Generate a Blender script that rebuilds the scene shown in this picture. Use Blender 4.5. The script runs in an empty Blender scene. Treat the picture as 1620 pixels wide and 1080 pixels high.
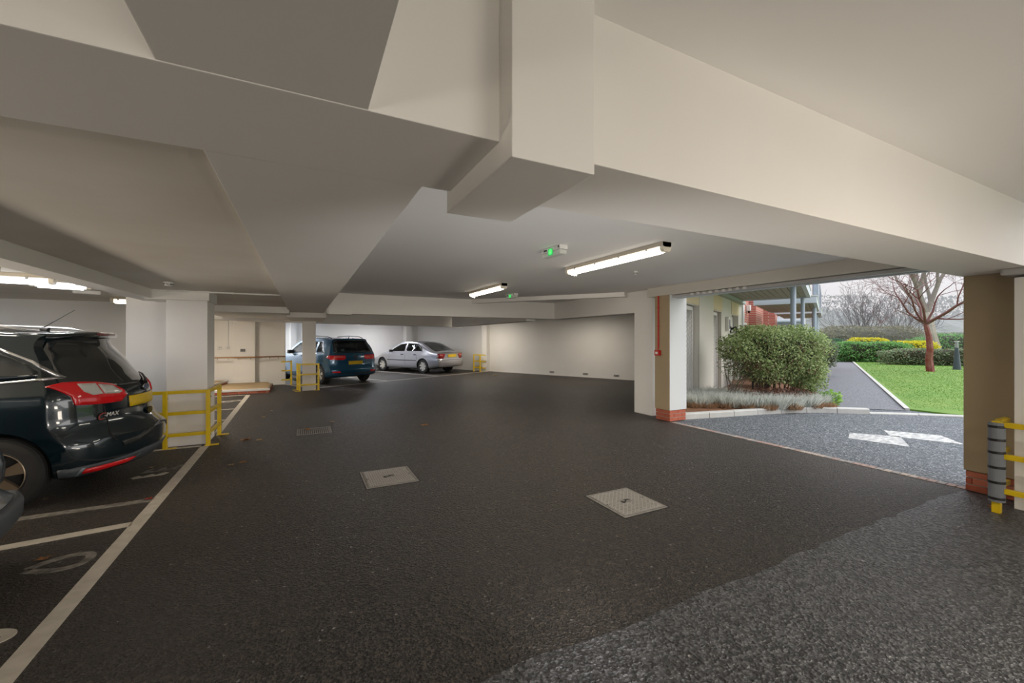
import bpy, bmesh, math, random
import numpy as np
from mathutils import Vector, Matrix
from mathutils.bvhtree import BVHTree
from mathutils.geometry import delaunay_2d_cdt

S = bpy.context.scene
C = S.collection
R = math.radians
random.seed(7)
# ------------------------------------------------------------------ camera
TH = math.atan2(330, 655)
cam_d = bpy.data.cameras.new('camera')
cam = bpy.data.objects.new('camera', cam_d)
C.objects.link(cam)
cam.location = (0, 0, 1.52)
cam.rotation_euler = (math.pi / 2, 0, -TH)
cam_d.sensor_width = 36
cam_d.lens = 36 * 655 / 1620
cam_d.shift_y = -4 / 1620
cam_d.clip_start = 0.05
cam_d.clip_end = 600
S.camera = cam
# ------------------------------------------------------------------ view + world
S.view_settings.view_transform = 'Standard'
S.view_settings.look = 'None'
S.view_settings.gamma = 1
S.view_settings.use_curve_mapping = False
S.view_settings.exposure = 0.1
w = bpy.data.worlds.new('overcast_sky'); S.world = w; w.use_nodes = True
nt = w.node_tree; nt.nodes.clear()
out = nt.nodes.new('ShaderNodeOutputWorld'); bg = nt.nodes.new('ShaderNodeBackground')
tc = nt.nodes.new('ShaderNodeTexCoord'); sp = nt.nodes.new('ShaderNodeSeparateXYZ')
ramp = nt.nodes.new('ShaderNodeValToRGB')
nt.links.new(tc.outputs['Generated'], sp.inputs[0]); nt.links.new(sp.outputs['Z'], ramp.inputs[0])
nt.links.new(ramp.outputs[0], bg.inputs[0]); nt.links.new(bg.outputs[0], out.inputs[0])
e = ramp.color_ramp.elements                      # CIE overcast: zenith three times the horizon
e[0].position = 0.0; e[0].color = (0.205, 0.190, 0.187, 1)
e[1].position = 1.0; e[1].color = (0.68, 0.72, 0.80, 1)
m_ = ramp.color_ramp.elements.new(0.22); m_.color = (0.27, 0.262, 0.265, 1)
bg.inputs[1].default_value = 3.5
sun_d = bpy.data.lights.new('soft_sun', 'SUN'); sun_d.energy = 2.3; sun_d.angle = R(60); sun_d.color = (1, .97, .93)
sun = bpy.data.objects.new('soft_sun', sun_d); C.objects.link(sun); sun.rotation_euler = (R(60), 0, R(50))

# ------------------------------------------------------------------ materials
MATS = {}
def sock(b, *names):
    for n in names:
        if n in b.inputs: return b.inputs[n]
def mat(name, col, rough=.6, metal=0., spec=.5, coat=0., emit=None, estr=0., noise=None, bump=None, alpha=None):
    """noise=(scale, amount, colour2, detail)  bump=(scale, strength, distance)"""
    if name in MATS: return MATS[name]
    m = bpy.data.materials.new(name); m.use_nodes = True; n = m.node_tree; b = n.nodes['Principled BSDF']
    b.inputs['Base Color'].default_value = (*col, 1); b.inputs['Roughness'].default_value = rough
    b.inputs['Metallic'].default_value = metal; sock(b, 'Specular IOR Level', 'Specular').default_value = spec
    sock(b, 'Coat Weight', 'Clearcoat').default_value = coat
    if emit: b.inputs['Emission Color'].default_value = (*emit, 1); b.inputs['Emission Strength'].default_value = estr
    tcn = n.nodes.new('ShaderNodeTexCoord')
    if noise:
        t = n.nodes.new('ShaderNodeTexNoise'); t.inputs['Scale'].default_value = noise[0]; t.inputs['Detail'].default_value = noise[3] if len(noise) > 3 else 4
        mx = n.nodes.new('ShaderNodeMix'); mx.data_type = 'RGBA'
        r = n.nodes.new('ShaderNodeMapRange'); r.inputs[1].default_value = .35; r.inputs[2].default_value = .7; r.inputs[4].default_value = noise[1]
        n.links.new(tcn.outputs['Object'], t.inputs['Vector']); n.links.new(t.outputs['Fac'], r.inputs[0]); n.links.new(r.outputs[0], mx.inputs[0])
        mx.inputs[6].default_value = (*col, 1); mx.inputs[7].default_value = (*noise[2], 1); n.links.new(mx.outputs[2], b.inputs['Base Color'])
    if bump:
        t = n.nodes.new('ShaderNodeTexNoise'); t.inputs['Scale'].default_value = bump[0]; t.inputs['Detail'].default_value = 3
        bm_ = n.nodes.new('ShaderNodeBump'); bm_.inputs['Strength'].default_value = bump[1]; bm_.inputs['Distance'].default_value = bump[2]
        n.links.new(tcn.outputs['Object'], t.inputs['Vector']); n.links.new(t.outputs['Fac'], bm_.inputs['Height']); n.links.new(bm_.outputs[0], b.inputs['Normal'])
    MATS[name] = m
    return m
def asphalt(name, dark, light, stone, rough, scale, stain, spec=.5, bs=.6, thr=.72):
    m = bpy.data.materials.new(name); m.use_nodes = True; n = m.node_tree; b = n.nodes['Principled BSDF']
    L = n.links.new; N = n.nodes.new
    g = N('ShaderNodeNewGeometry')
    v = N('ShaderNodeTexVoronoi'); v.inputs['Scale'].default_value = scale; L(g.outputs['Position'], v.inputs['Vector'])
    big = N('ShaderNodeTexNoise'); big.inputs['Scale'].default_value = .42; big.inputs['Detail'].default_value = 6; big.inputs['Roughness'].default_value = .6
    mp = N('ShaderNodeMapping'); mp.inputs['Scale'].default_value = (1, .55, 1); mp.inputs['Rotation'].default_value = (0, 0, .5); L(g.outputs['Position'], mp.inputs[0]); L(mp.outputs[0], big.inputs['Vector'])
    fine = N('ShaderNodeTexNoise'); fine.inputs['Scale'].default_value = scale * 1.3; fine.inputs['Detail'].default_value = 2; L(g.outputs['Position'], fine.inputs['Vector'])
    # stone-by-stone brightness
    sx = N('ShaderNodeSeparateColor'); L(v.outputs['Color'], sx.inputs[0])
    rr = N('ShaderNodeMapRange'); rr.inputs[1].default_value = .35; rr.inputs[2].default_value = .95; L(sx.outputs[0], rr.inputs[0])
    m1 = N('ShaderNodeMix'); m1.data_type = 'RGBA'; m1.inputs[6].default_value = (*dark, 1); m1.inputs[7].default_value = (*light, 1); L(rr.outputs[0], m1.inputs[0])
    st = N('ShaderNodeMath'); st.operation = 'GREATER_THAN'; st.inputs[1].default_value = thr; L(sx.outputs[1], st.inputs[0])
    st2 = N('ShaderNodeMath'); st2.operation = 'GREATER_THAN'; st2.inputs[1].default_value = thr; L(sx.outputs[2], st2.inputs[0])
    stm = N('ShaderNodeMath'); stm.operation = 'MULTIPLY'; L(st.outputs[0], stm.inputs[0]); L(st2.outputs[0], stm.inputs[1])
    m2 = N('ShaderNodeMix'); m2.data_type = 'RGBA'; m2.inputs[7].default_value = (*stone, 1); L(m1.outputs[2], m2.inputs[6]); L(stm.outputs[0], m2.inputs[0])
    br = N('ShaderNodeMapRange'); br.inputs[1].default_value = .36; br.inputs[2].default_value = .68; br.inputs[3].default_value = 0; br.inputs[4].default_value = stain[3]; L(big.outputs['Fac'], br.inputs[0])
    m3 = N('ShaderNodeMix'); m3.data_type = 'RGBA'; m3.inputs[7].default_value = (*stain[:3], 1); L(m2.outputs[2], m3.inputs[6]); L(br.outputs[0], m3.inputs[0])
    L(m3.outputs[2], b.inputs['Base Color'])
    rg = N('ShaderNodeMapRange'); rg.inputs[3].default_value = rough - .08; rg.inputs[4].default_value = rough + .14; L(big.outputs['Fac'], rg.inputs[0]); L(rg.outputs[0], b.inputs['Roughness'])
    sock(b, 'Specular IOR Level', 'Specular').default_value = spec
    co = N('ShaderNodeTexNoise'); co.inputs['Scale'].default_value = scale * .55; co.inputs['Detail'].default_value = 3; L(g.outputs['Position'], co.inputs['Vector'])
    a0 = N('ShaderNodeMath'); a0.operation = 'MULTIPLY_ADD'; a0.inputs[1].default_value = 1.8; L(co.outputs['Fac'], a0.inputs[0]); L(fine.outputs['Fac'], a0.inputs[2])
    ad = N('ShaderNodeMath'); ad.operation = 'ADD'; L(v.outputs['Distance'], ad.inputs[0]); L(a0.outputs[0], ad.inputs[1])
    bp = N('ShaderNodeBump'); bp.inputs['Strength'].default_value = bs; bp.inputs['Distance'].default_value = .013; L(ad.outputs[0], bp.inputs['Height']); L(bp.outputs[0], b.inputs['Normal'])
    MATS[name] = m
    return m
def leafy(name, c1, c2, rough=.55, trans=.4):
    m = bpy.data.materials.new(name); m.use_nodes = True; n = m.node_tree; b = n.nodes['Principled BSDF']
    g = n.nodes.new('ShaderNodeNewGeometry'); r = n.nodes.new('ShaderNodeValToRGB')
    r.color_ramp.elements[0].color = (*c1, 1); r.color_ramp.elements[1].color = (*c2, 1)
    n.links.new(g.outputs['Random Per Island'], r.inputs[0]); n.links.new(r.outputs[0], b.inputs['Base Color'])
    b.inputs['Roughness'].default_value = rough
    t = n.nodes.new('ShaderNodeBsdfTranslucent'); n.links.new(r.outputs[0], t.inputs[0])
    mx = n.nodes.new('ShaderNodeMixShader'); mx.inputs[0].default_value = trans
    n.links.new(b.outputs[0], mx.inputs[1]); n.links.new(t.outputs[0], mx.inputs[2]); n.links.new(mx.outputs[0], n.nodes['Material Output'].inputs[0])
    MATS[name] = m; return m
def clear_glass(name, tint, gloss=.12):
    m = bpy.data.materials.new(name); m.use_nodes = True; n = m.node_tree; n.nodes.remove(n.nodes['Principled BSDF'])
    t = n.nodes.new('ShaderNodeBsdfTransparent'); t.inputs[0].default_value = (*tint, 1)
    gl = n.nodes.new('ShaderNodeBsdfGlossy'); gl.inputs['Roughness'].default_value = .03
    f = n.nodes.new('ShaderNodeFresnel'); f.inputs[0].default_value = 1.5
    mx = n.nodes.new('ShaderNodeMixShader'); n.links.new(f.outputs[0], mx.inputs[0]); n.links.new(t.outputs[0], mx.inputs[1]); n.links.new(gl.outputs[0], mx.inputs[2])
    n.links.new(mx.outputs[0], n.nodes['Material Output'].inputs[0]); MATS[name] = m; return m

WHITE = mat('white_masonry_paint', (.82, .80, .765), .65, noise=(1.6, .35, (.76, .735, .69), 6), bump=(60, .05, .004))
CEIL = mat('ceiling_paint', (.82, .81, .79), .7, noise=(.9, .30, (.76, .745, .715), 7))
CEIL_ST = mat('stained_ceiling_paint', (.75, .72, .66), .7, noise=(.8, .7, (.58, .52, .43), 7))
TAN = mat('shaded_tan_render', (.40, .31, .19), .75, noise=(2.2, .5, (.33, .265, .17), 6), bump=(80, .06, .004))
CREAM = mat('cream_render', (.62, .60, .54), .8, noise=(.8, .4, (.54, .51, .45), 5))
BEIGE = mat('beige_lintel_render', (.66, .55, .36), .8)
ASPH = asphalt('car_park_asphalt', (.004, .003, .0025), (.098, .080, .064), (.34, .32, .30), .44, 82, (.056, .045, .035, .75), spec=.4, bs=1.0, thr=.95)
ASPH2 = asphalt('coarse_asphalt', (.006, .006, .0065), (.15, .152, .16), (.34, .33, .32), .36, 62, (.07, .071, .075, .5), spec=.7, bs=1.0, thr=.97)
DRIVE = asphalt('drive_asphalt', (.045, .055, .065), (.22, .24, .255), (.5, .5, .5), .7, 60, (.12, .13, .14, .4), bs=.8, thr=.8)
PATHM = asphalt('path_asphalt', (.10, .105, .12), (.20, .205, .22), (.35, .35, .35), .75, 60, (.17, .17, .185, .5), bs=.4)
LINE = mat('worn_line_paint', (.58, .53, .45), .7, noise=(11, .6, (.38, .34, .28), 8), bump=(90, .3, .003))
LINE_FADED = mat('faded_line_paint', (.26, .24, .21), .75, noise=(16, .95, (.07, .06, .05), 8), bump=(90, .3, .003))
LINE_OUT = mat('rough_white_paint', (.62, .61, .58), .8, noise=(16, .9, (.16, .17, .18), 6), bump=(60, .4, .004))
YEL = mat('yellow_enamel', (.80, .56, .006), .38, coat=.2, noise=(6, .35, (.50, .33, .01)))
BRICK = mat('red_brick', (.42, .105, .055), .85, noise=(8, .7, (.30, .075, .045)), bump=(70, .4, .004))
BRICK2 = mat('orange_brick', (.50, .16, .09), .85, noise=(8, .7, (.38, .11, .07)), bump=(70, .4, .004))
MORTAR = mat('mortar', (.42, .38, .32), .95, bump=(120, .3, .003))
STEELW = mat('white_plastic', (.72, .71, .68), .4)
GREYP = mat('grey_plastic', (.45, .45, .44), .45)
BLKP = mat('black_plastic', (.012, .012, .013), .45)
RUBBER = mat('tyre_rubber', (.022, .021, .020), .75, bump=(90, .3, .003))
IRON = mat('cover_steel', (.30, .28, .255), .6, .25, noise=(20, .7, (.17, .155, .14)))
IRON_HI = mat('cover_tread_steel', (.46, .44, .41), .45, .4)
CHROME = mat('chrome', (.75, .75, .76), .12, 1)
ALLOY = mat('silver_alloy', (.62, .61, .59), .3, .75)
GOLD = mat('bronze_alloy', (.36, .28, .19), .35, .7)
PLATE = mat('yellow_plate', (.78, .53, .01), .35, noise=(9, .5, (.60, .40, .02)))
REDL = mat('red_lens', (.55, .008, .012), .12, coat=.6, emit=(.8, .01, .01), estr=.06)
REDP = mat('red_plastic', (.50, .012, .012), .35)
CLRL = mat('clear_lens', (.55, .56, .53), .12, coat=.6)
WOOD = mat('pine_handrail', (.40, .20, .07), .45, noise=(5, .5, (.30, .14, .05)))
PLY = mat('tan_decking', (.46, .33, .18), .8, noise=(3, .4, (.38, .27, .15)))
KERB = mat('kerb_concrete', (.52, .51, .48), .85, noise=(4, .6, (.40, .39, .36), 6), bump=(60, .3, .004))
BLUEST = mat('blue_grey_steel', (.34, .41, .50), .45, .1)
BLUEPALE = mat('pale_blue_steel', (.52, .58, .64), .45)
BOARD = mat('grey_soffit_board', (.33, .32, .29), .7, noise=(3, .4, (.27, .26, .235)))
SOIL = mat('bark_soil', (.13, .06, .03), .95, noise=(9, .9, (.28, .13, .06), 6), bump=(25, .6, .03))
SEAM = mat('seam_black', (.004, .004, .004), .6)
DKGLASS = mat('privacy_glass', (.006, .011, .014), .04, spec=.8, coat=.5)
ORANGE = mat('dry_leaf', (.42, .19, .06), .7, noise=(30, .6, (.26, .13, .06)))
LEAF2 = mat('tan_leaf', (.50, .38, .22), .7, noise=(30, .6, (.34, .22, .12)))
TUBE = mat('lit_tube', (1, 1, 1), .3, emit=(1, .93, .80), estr=9)
DIFF = mat('lit_diffuser', (.9, .88, .8), .25, emit=(1, .90, .74), estr=2.4)
TUBE_C = mat('lit_cool_tube', (1, 1, 1), .3, emit=(.93, .94, 1), estr=10)
GRN = mat('green_sign_light', (.02, .5, .08), .3, emit=(.03, 1, .16), estr=1.0)

# ------------------------------------------------------------------ helpers
def tag(o, label=None, cat=None, group=None, kind=None):
    if label: o['label'] = label
    if cat: o['category'] = cat
    if group: o['group'] = group
    if kind: o['kind'] = kind
    return o
def thing(name, label, cat, loc=(0, 0, 0), rz=0., group=None):
    o = bpy.data.objects.new(name, None); C.objects.link(o); o.empty_display_size = .1
    o.location = loc; o.rotation_euler = (0, 0, rz)
    return tag(o, label, cat, group)
def obj(name, g, m=None, parent=None, smooth=False, kind=None):
    if isinstance(g, bmesh.types.BMesh):
        me = bpy.data.meshes.new(name); g.to_mesh(me); g.free()
    else: me = g
    if m is not None:
        if isinstance(m, (list, tuple)):
            for x in m: me.materials.append(x)
        else: me.materials.append(m)
    if smooth: me.shade_smooth()
    o = bpy.data.objects.new(name, me); C.objects.link(o)
    if parent: o.parent = parent
    if kind: o['kind'] = kind
    return o
def link_mesh(name, me, parent=None, loc=(0, 0, 0), rot=(0, 0, 0), scale=(1, 1, 1)):
    o = bpy.data.objects.new(name, me); C.objects.link(o); o.location = loc; o.rotation_euler = rot; o.scale = scale
    if parent: o.parent = parent
    return o
def bx(b, x0, x1, y0, y1, z0, z1, rz=0, org=(0, 0), bev=0):
    vs = [Vector((x, y, z)) for z in (z0, z1) for x, y in ((x0, y0), (x1, y0), (x1, y1), (x0, y1))]
    if rz:
        c, s = math.cos(rz), math.sin(rz)
        vs = [Vector((org[0] + v.x * c - v.y * s, org[1] + v.x * s + v.y * c, v.z)) for v in vs]
    elif org != (0, 0): vs = [v + Vector((org[0], org[1], 0)) for v in vs]
    V = [b.verts.new(v) for v in vs]
    fs = [b.faces.new([V[i] for i in f]) for f in ((3, 2, 1, 0), (4, 5, 6, 7), (0, 1, 5, 4), (1, 2, 6, 5), (2, 3, 7, 6), (3, 0, 4, 7))]
    if bev:
        es = {e for f in fs for e in f.edges}
        bmesh.ops.bevel(b, geom=list(es), offset=bev, segments=2, affect='EDGES', profile=.6)
    return V
def box_obj(name, x0, x1, y0, y1, z0, z1, m, parent=None, kind=None, rz=0, org=(0, 0), bev=0):
    b = bmesh.new(); bx(b, x0, x1, y0, y1, z0, z1, rz, org, bev)
    return obj(name, b, m, parent, kind=kind)
def tube(b, pts, rad, seg=8, cap=True):
    pts = [Vector(p) for p in pts]; rings = []
    rads = rad if isinstance(rad, (list, tuple)) else [rad] * len(pts)
    up = None
    for i, p in enumerate(pts):
        d = (pts[min(i + 1, len(pts) - 1)] - pts[max(i - 1, 0)]).normalized()
        if up is None: up = Vector((0, 0, 1)) if abs(d.z) < .9 else Vector((1, 0, 0))
        a = d.cross(up).normalized(); c = a.cross(d).normalized(); up = c
        rings.append([b.verts.new(p + (a * math.cos(t) + c * math.sin(t)) * rads[i]) for t in [2 * math.pi * k / seg for k in range(seg)]])
    for r0, r1 in zip(rings, rings[1:]):
        for k in range(seg): b.faces.new((r0[k], r0[(k + 1) % seg], r1[(k + 1) % seg], r1[k]))
    if cap and seg > 2:
        b.faces.new(rings[0][::-1]); b.faces.new(rings[-1])
def poly_prism(b, pts, z0, z1):
    lo = [b.verts.new((x, y, z0)) for x, y in pts]; hi = [b.verts.new((x, y, z1)) for x, y in pts]
    n = len(pts); b.faces.new(lo[::-1]); b.faces.new(hi)
    for i in range(n): b.faces.new((lo[i], lo[(i + 1) % n], hi[(i + 1) % n], hi[i]))
# the two building directions: the garage grid (X, Y) and the wing turned 26 degrees
W26 = R(26)
UX, UY = math.cos(W26), math.sin(W26)
W0 = (7.3, 6.3)
def wing(u, v=0, z=0): return Vector((W0[0] + u * UX + v * UY, W0[1] + u * UY - v * UX, z))   # v runs towards the lawn
def wbx(b, u0, u1, v0, v1, z0, z1, bev=0):
    return bx(b, u0, u1, -v1, -v0, z0, z1, rz=W26, org=W0, bev=bev)
def wbox(name, u0, u1, v0, v1, z0, z1, m, parent=None, kind=None, bev=0):
    b = bmesh.new(); wbx(b, u0, u1, v0, v1, z0, z1, bev); return obj(name, b, m, parent, kind=kind)
# ================================================================== SETTING: garage shell
floor = tag(obj('floor', (lambda b: (poly_prism(b, [(-7, -9), (6.0, -9), (6.0, 5.9), (11.9, 9.0), (12.2, 9.5), (5.4, 24), (-7, 24)], -.2, 0), b)[1])(bmesh.new()), ASPH), kind='structure')
floor['label'] = 'dark brown worn asphalt floor of the covered car park'
ST = 'structure'
box_obj('ceiling', -7.2, 6.3, -9, 1.21, 2.69, 2.95, CEIL, kind=ST)                 # front bay
box_obj('ceiling', .40, 6.2, 1.69, 9.7, 2.50, 2.95, CEIL, kind=ST)                 # middle bay
box_obj('ceiling', -7.2, -.28, 1.69, 10.25, 2.21, 2.95, CEIL_ST, kind=ST)          # left bay
b = bmesh.new(); poly_prism(b, [(-7.2, 9.85), (6.4, 9.85), (6.4, 6.2), (12.2, 9.2), (12.3, 9.7), (5.4, 24.3), (-7.2, 24.3)], 2.42, 2.95)
obj('ceiling', b, CEIL, kind=ST)
# beams
box_obj('beam', -7.2, 6.15, 1.20, 1.70, 2.15, 2.70, WHITE, kind=ST, bev=.004)
box_obj('beam', -.30, .16, -9, 1.199, 2.152, 2.70, WHITE, kind=ST, bev=.003)
box_obj('beam', -.30, .44, 1.701, 11.15, 2.152, 2.70, WHITE, kind=ST, bev=.004)
box_obj('beam', .56, .87, 1.112, 1.745, 2.069, 2.70, WHITE, kind=ST, bev=.004)
box_obj('beam', -2.10, -1.87, 1.701, 8.25, 2.08, 2.22, WHITE, kind=ST, bev=.003)
box_obj('beam', -1.85, -.28, 10.2, 15.9, 2.075, 2.43, WHITE, kind=ST, bev=.003)
box_obj('beam', -.34, .50, 11.1, 13.95, 2.035, 2.43, WHITE, kind=ST, bev=.003)
box_obj('beam', .44, 6.5, 9.62, 9.92, 2.065, 2.52, WHITE, kind=ST, bev=.003)
box_obj('beam', .47, .93, 9.55, 9.95, 2.045, 2.52, WHITE, kind=ST, bev=.003)
box_obj('beam', 6.15, 6.5, 6.04, 9.619, 2.062, 2.52, WHITE, kind=ST, bev=.003)
box_obj('beam', 5.42, 5.72, 9.92, 16.2, 2.01, 2.43, WHITE, kind=ST, bev=.003)
b = bmesh.new(); bx(b, -2.3, 6.6, 0, .36, 2.008, 2.43, rz=W26, org=(0.05, 13.72)); obj('beam', b, WHITE, kind=ST)
b = bmesh.new(); bx(b, 0, 3.75, 0, .16, 2.405, 2.52, rz=math.atan2(9.72 - 6.75, 3.8 - 6.1), org=(6.12, 6.78)); obj('beam', b, WHITE, kind=ST)
# fascia over the vehicle opening, with its metal track
box_obj('beam', 6.0, 6.42, 1.69, 6.04, 2.33, 2.95, CREAM, kind=ST, bev=.003)
tr = tag(thing('door_track', 'long pale metal channel fixed under the beam over the vehicle opening', 'metal track'), None)
box_obj('channel', 6.06, 6.20, 1.70, 5.48, 2.282, 2.322, GREYP, tr)
box_obj('lip', 6.20, 6.26, 1.70, 5.48, 2.268, 2.322, BLUEPALE, tr)
for k in range(9):
    box_obj('bracket', 6.02, 6.055, 5.0 - k * .12, 5.04 - k * .12, 2.285, 2.322, STEELW, tr)
# columns
def column(x0, x1, y0, y1, z1, m, z0=0, face_x=None, bev=.006):
    b = bmesh.new(); bx(b, x0, x1, y0, y1, z0, z1, bev=bev)
    if face_x:
        b.normal_update()
        for f in b.faces:
            if f.normal.x < -.5: f.material_index = 1  # inner faces take a darker tan, with their shade in the colour
    return obj('column', b, [m, face_x] if face_x else m, kind=ST)
column(-1.72, -1.245, 7.36, 7.9, 2.07, WHITE)
box_obj('column', -2.30, -1.70, 7.88, 8.3, 0, 2.22, WHITE, kind=ST, bev=.004)
box_obj('trim', -1.95, -1.22, 7.33, 7.95, 2.07, 2.215, WHITE, kind=ST, bev=.004)
column(-.03, .33, 13.6, 13.96, 2.04, WHITE)
column(6.15, 6.50, 6.05, 6.55, 2.07, WHITE)
# brick-footed columns: rendered shaft over three courses of single bricks
def brick_foot(col, x0, x1, y0, y1, h=.205):
    cw, ch = .215, .065
    b = bmesh.new(); bx(b, x0 + .012, x1 - .012, y0 + .012, y1 - .012, 0, h - .002)
    obj('mortar', b, MORTAR, col)
    n = 3
    for k in range(n):
        z0 = k * (h / n) + .004; z1 = (k + 1) * (h / n) - .007
        for (ax, a0, a1, fx, sg) in (('y', y0, y1, x0, -1), ('x', x0, x1, y0, -1), ('y', y0, y1, x1, 1), ('x', x0, x1, y1, 1)):
            p = a0 - (cw / 2 if k % 2 else 0)
            while p < a1 - .02:
                q0, q1 = max(p, a0 + .001) + .004, min(p + cw, a1 - .001) - .004
                if q1 - q0 > .03:
                    d = random.uniform(-.002, .002)
                    f0, f1 = (fx + d, fx + .05) if sg < 0 else (fx - .05, fx + d)
                    m = random.choice((BRICK, BRICK2, BRICK))
                    if ax == 'y': box_obj('brick', f0, f1, q0, q1, z0, z1, m, col, bev=.003)
                    else: box_obj('brick', q0, q1, f0, f1, z0, z1, m, col, bev=.003)
                p += cw
c1 = column(6.0, 6.44, 5.48, 5.84, 2.34, mat('pale_grey_render', (.60, .62, .62), .8, noise=(1.5, .3, (.54, .55, .55))), z0=.205, face_x=TAN); c1['label'] = 'pale rendered column, inner face toned tan for shade, on a red brick foot beside the planting bed'
brick_foot(c1, 6.01, 6.43, 5.49, 5.83)
c2 = column(5.94, 6.40, 1.29, 1.68, 2.15, CREAM, z0=.205, face_x=TAN); c2['label'] = 'rendered column, inner face toned tan for shade, on a red brick foot by the padded yellow rail'
brick_foot(c2, 5.955, 6.39, 1.30, 1.67)
c3 = column(5.69, 6.3, -.6, 1.29, 2.07, WHITE)
plate = box_obj('trim', 5.62, 6.3, -.6, 1.36, 2.09, 2.152, GREYP, kind=ST, bev=.02)
# walls
box_obj('wall_left', -7.2, -7.0, -9, 16, 0, 2.95, WHITE, kind=ST)
box_obj('wall_back', -7.2, -2.5, 10.2, 10.4, 0, 2.95, WHITE, kind=ST)
box_obj('wall_lobby', -2.62, -1.98, 15.82, 16.0, 0, 2.43, WHITE, kind=ST)
box_obj('wall_lobby', -3.6, -2.62, 16.4, 16.6, 0, 2.43, WHITE, kind=ST)
box_obj('wall_lobby', -1.98, -1.39, 15.6, 16.0, 0, 2.09, WHITE, kind=ST, bev=.004)
box_obj('wall_lobby', -1.39, -.56, 15.8, 16.0, 0, 2.09, WHITE, kind=ST)
box_obj('trim', -.60, -.54, 15.74, 16.02, 0, 2.09, WHITE, kind=ST)
box_obj('wall_lobby', -3.8, -3.6, 10.4, 16.6, 0, 2.43, WHITE, kind=ST)
# wall behind the angled bays, and the long wall of the far corner
def wall_between(name, p, q, z0, z1, t, m, bricks=False):
    d = (Vector(q) - Vector(p)); L = d.length; a = math.atan2(d.y, d.x)
    b = bmesh.new(); bx(b, 0, L, 0, t, z0, z1, rz=a, org=p); return obj(name, b, m, kind=ST)
BLOCKW = WHITE
wA = wall_between('wall_far', (-2.8, 18.46), (5.62, 22.56), 0, 2.43, .2, BLOCKW)
wB = wall_between('wall_right', (5.55, 22.66), (12.0, 9.1), 0, 2.43, .2, BLOCKW)
# small plinth line and low air vents on the long wall
d = DW = Vector((12.0 - 5.55, 9.1 - 22.66)).normalized(); nrm = Vector((-d.y, d.x)) * -1
aR = math.atan2(d.y, d.x)
b = bmesh.new(); bx(b, 5.0, 14.9, -.012, 0, 0, .03, rz=aR, org=(5.55, 22.66)); obj('baseboard_right', b, WHITE, kind=ST)
def on_right_wall(s, z): return Vector((5.55 + DW.x * s, 22.66 + DW.y * s, z))
VENTM = mat('vent_grey', (.22, .20, .18), .7)
vi = 0
for s in (8.75, 10.32, 11.62, 12.62):
    lab = ['small grey air vent low on the long white wall, farthest of four', 'small grey air vent low on the long white wall, second farthest of four', 'small grey air vent low on the long white wall, second nearest of four', 'small grey air vent low on the long white wall, beside the column'][vi]
    t = thing('air_vent', lab, 'vent', on_right_wall(s, 0), aR, 'air vents along the long wall'); vi += 1
    box_obj('frame', -.11, .11, -.012, 0, .10, .17, GREYP, t)
    for k in range(5): box_obj('slot', -.09, .09, -.016, -.012, .108 + k * .012, .114 + k * .012, VENTM, t)
# piers on the far walls
b = bmesh.new(); bx(b, -.35, 0, -.28, 0, 0, 2.43, rz=math.atan2(4.1, 8.42), org=(5.0, 22.22)); 
obj('column', b, WHITE, kind=ST)
b = bmesh.new(); bx(b, 5.0, 5.3, -.22, 0, 0, 2.43, rz=aR, org=(5.55, 22.66)); obj('column', b, WHITE, kind=ST)
b = bmesh.new(); bx(b, 2.55, 2.8, -.06, 0, 0, 2.43, rz=math.atan2(4.1, 8.42), org=(-2.8, 18.46)); obj('column', b, WHITE, kind=ST)
# facade of the wing seen through the opening
FAC = thing('building_wing', 'cream rendered and red brick apartment wing with lattice doors outside the car park', 'building', (0, 0, 0))
FAC['kind'] = ST
b = bmesh.new()
for (u0, u1, z0, z1) in ((-.80, .1, 0, 2.31), (1.28, 2.87, 0, 2.31), (4.05, 5.68, 0, 2.31), (6.95, 7.7, 0, 2.31), (-.80, 7.7, 2.31, 5.6)):
    wbx(b, u0, u1, -.28, 0, z0, z1)
obj('wall', b, CREAM, FAC)
wbox('pillar', 1.30, 2.84, 0, .035, 0, 2.84, CREAM, FAC, bev=.015)
wbox('pillar', 7.72, 7.98, -.3, .05, 0, 5.6, mat('white_render', (.70, .71, .71), .8), FAC, bev=.01)
for u0, u1 in ((.1, 1.28), (2.87, 4.05), (5.68, 6.95)):
    wbox('lintel_panel', u0 - .04, u1 + .04, 0, .02, 2.33, 2.74, BEIGE, FAC, bev=.006)
wbox('trim_board', -.7, 7.68, 0, .14, 2.76, 2.86, mat('sage_trim', (.36, .40, .37), .6), FAC)
wbox('rear_wall', -.30, 7.7, -.6, -.4, 0, 2.42, mat('store_dark', (.10, .10, .10), .9), FAC)
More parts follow.
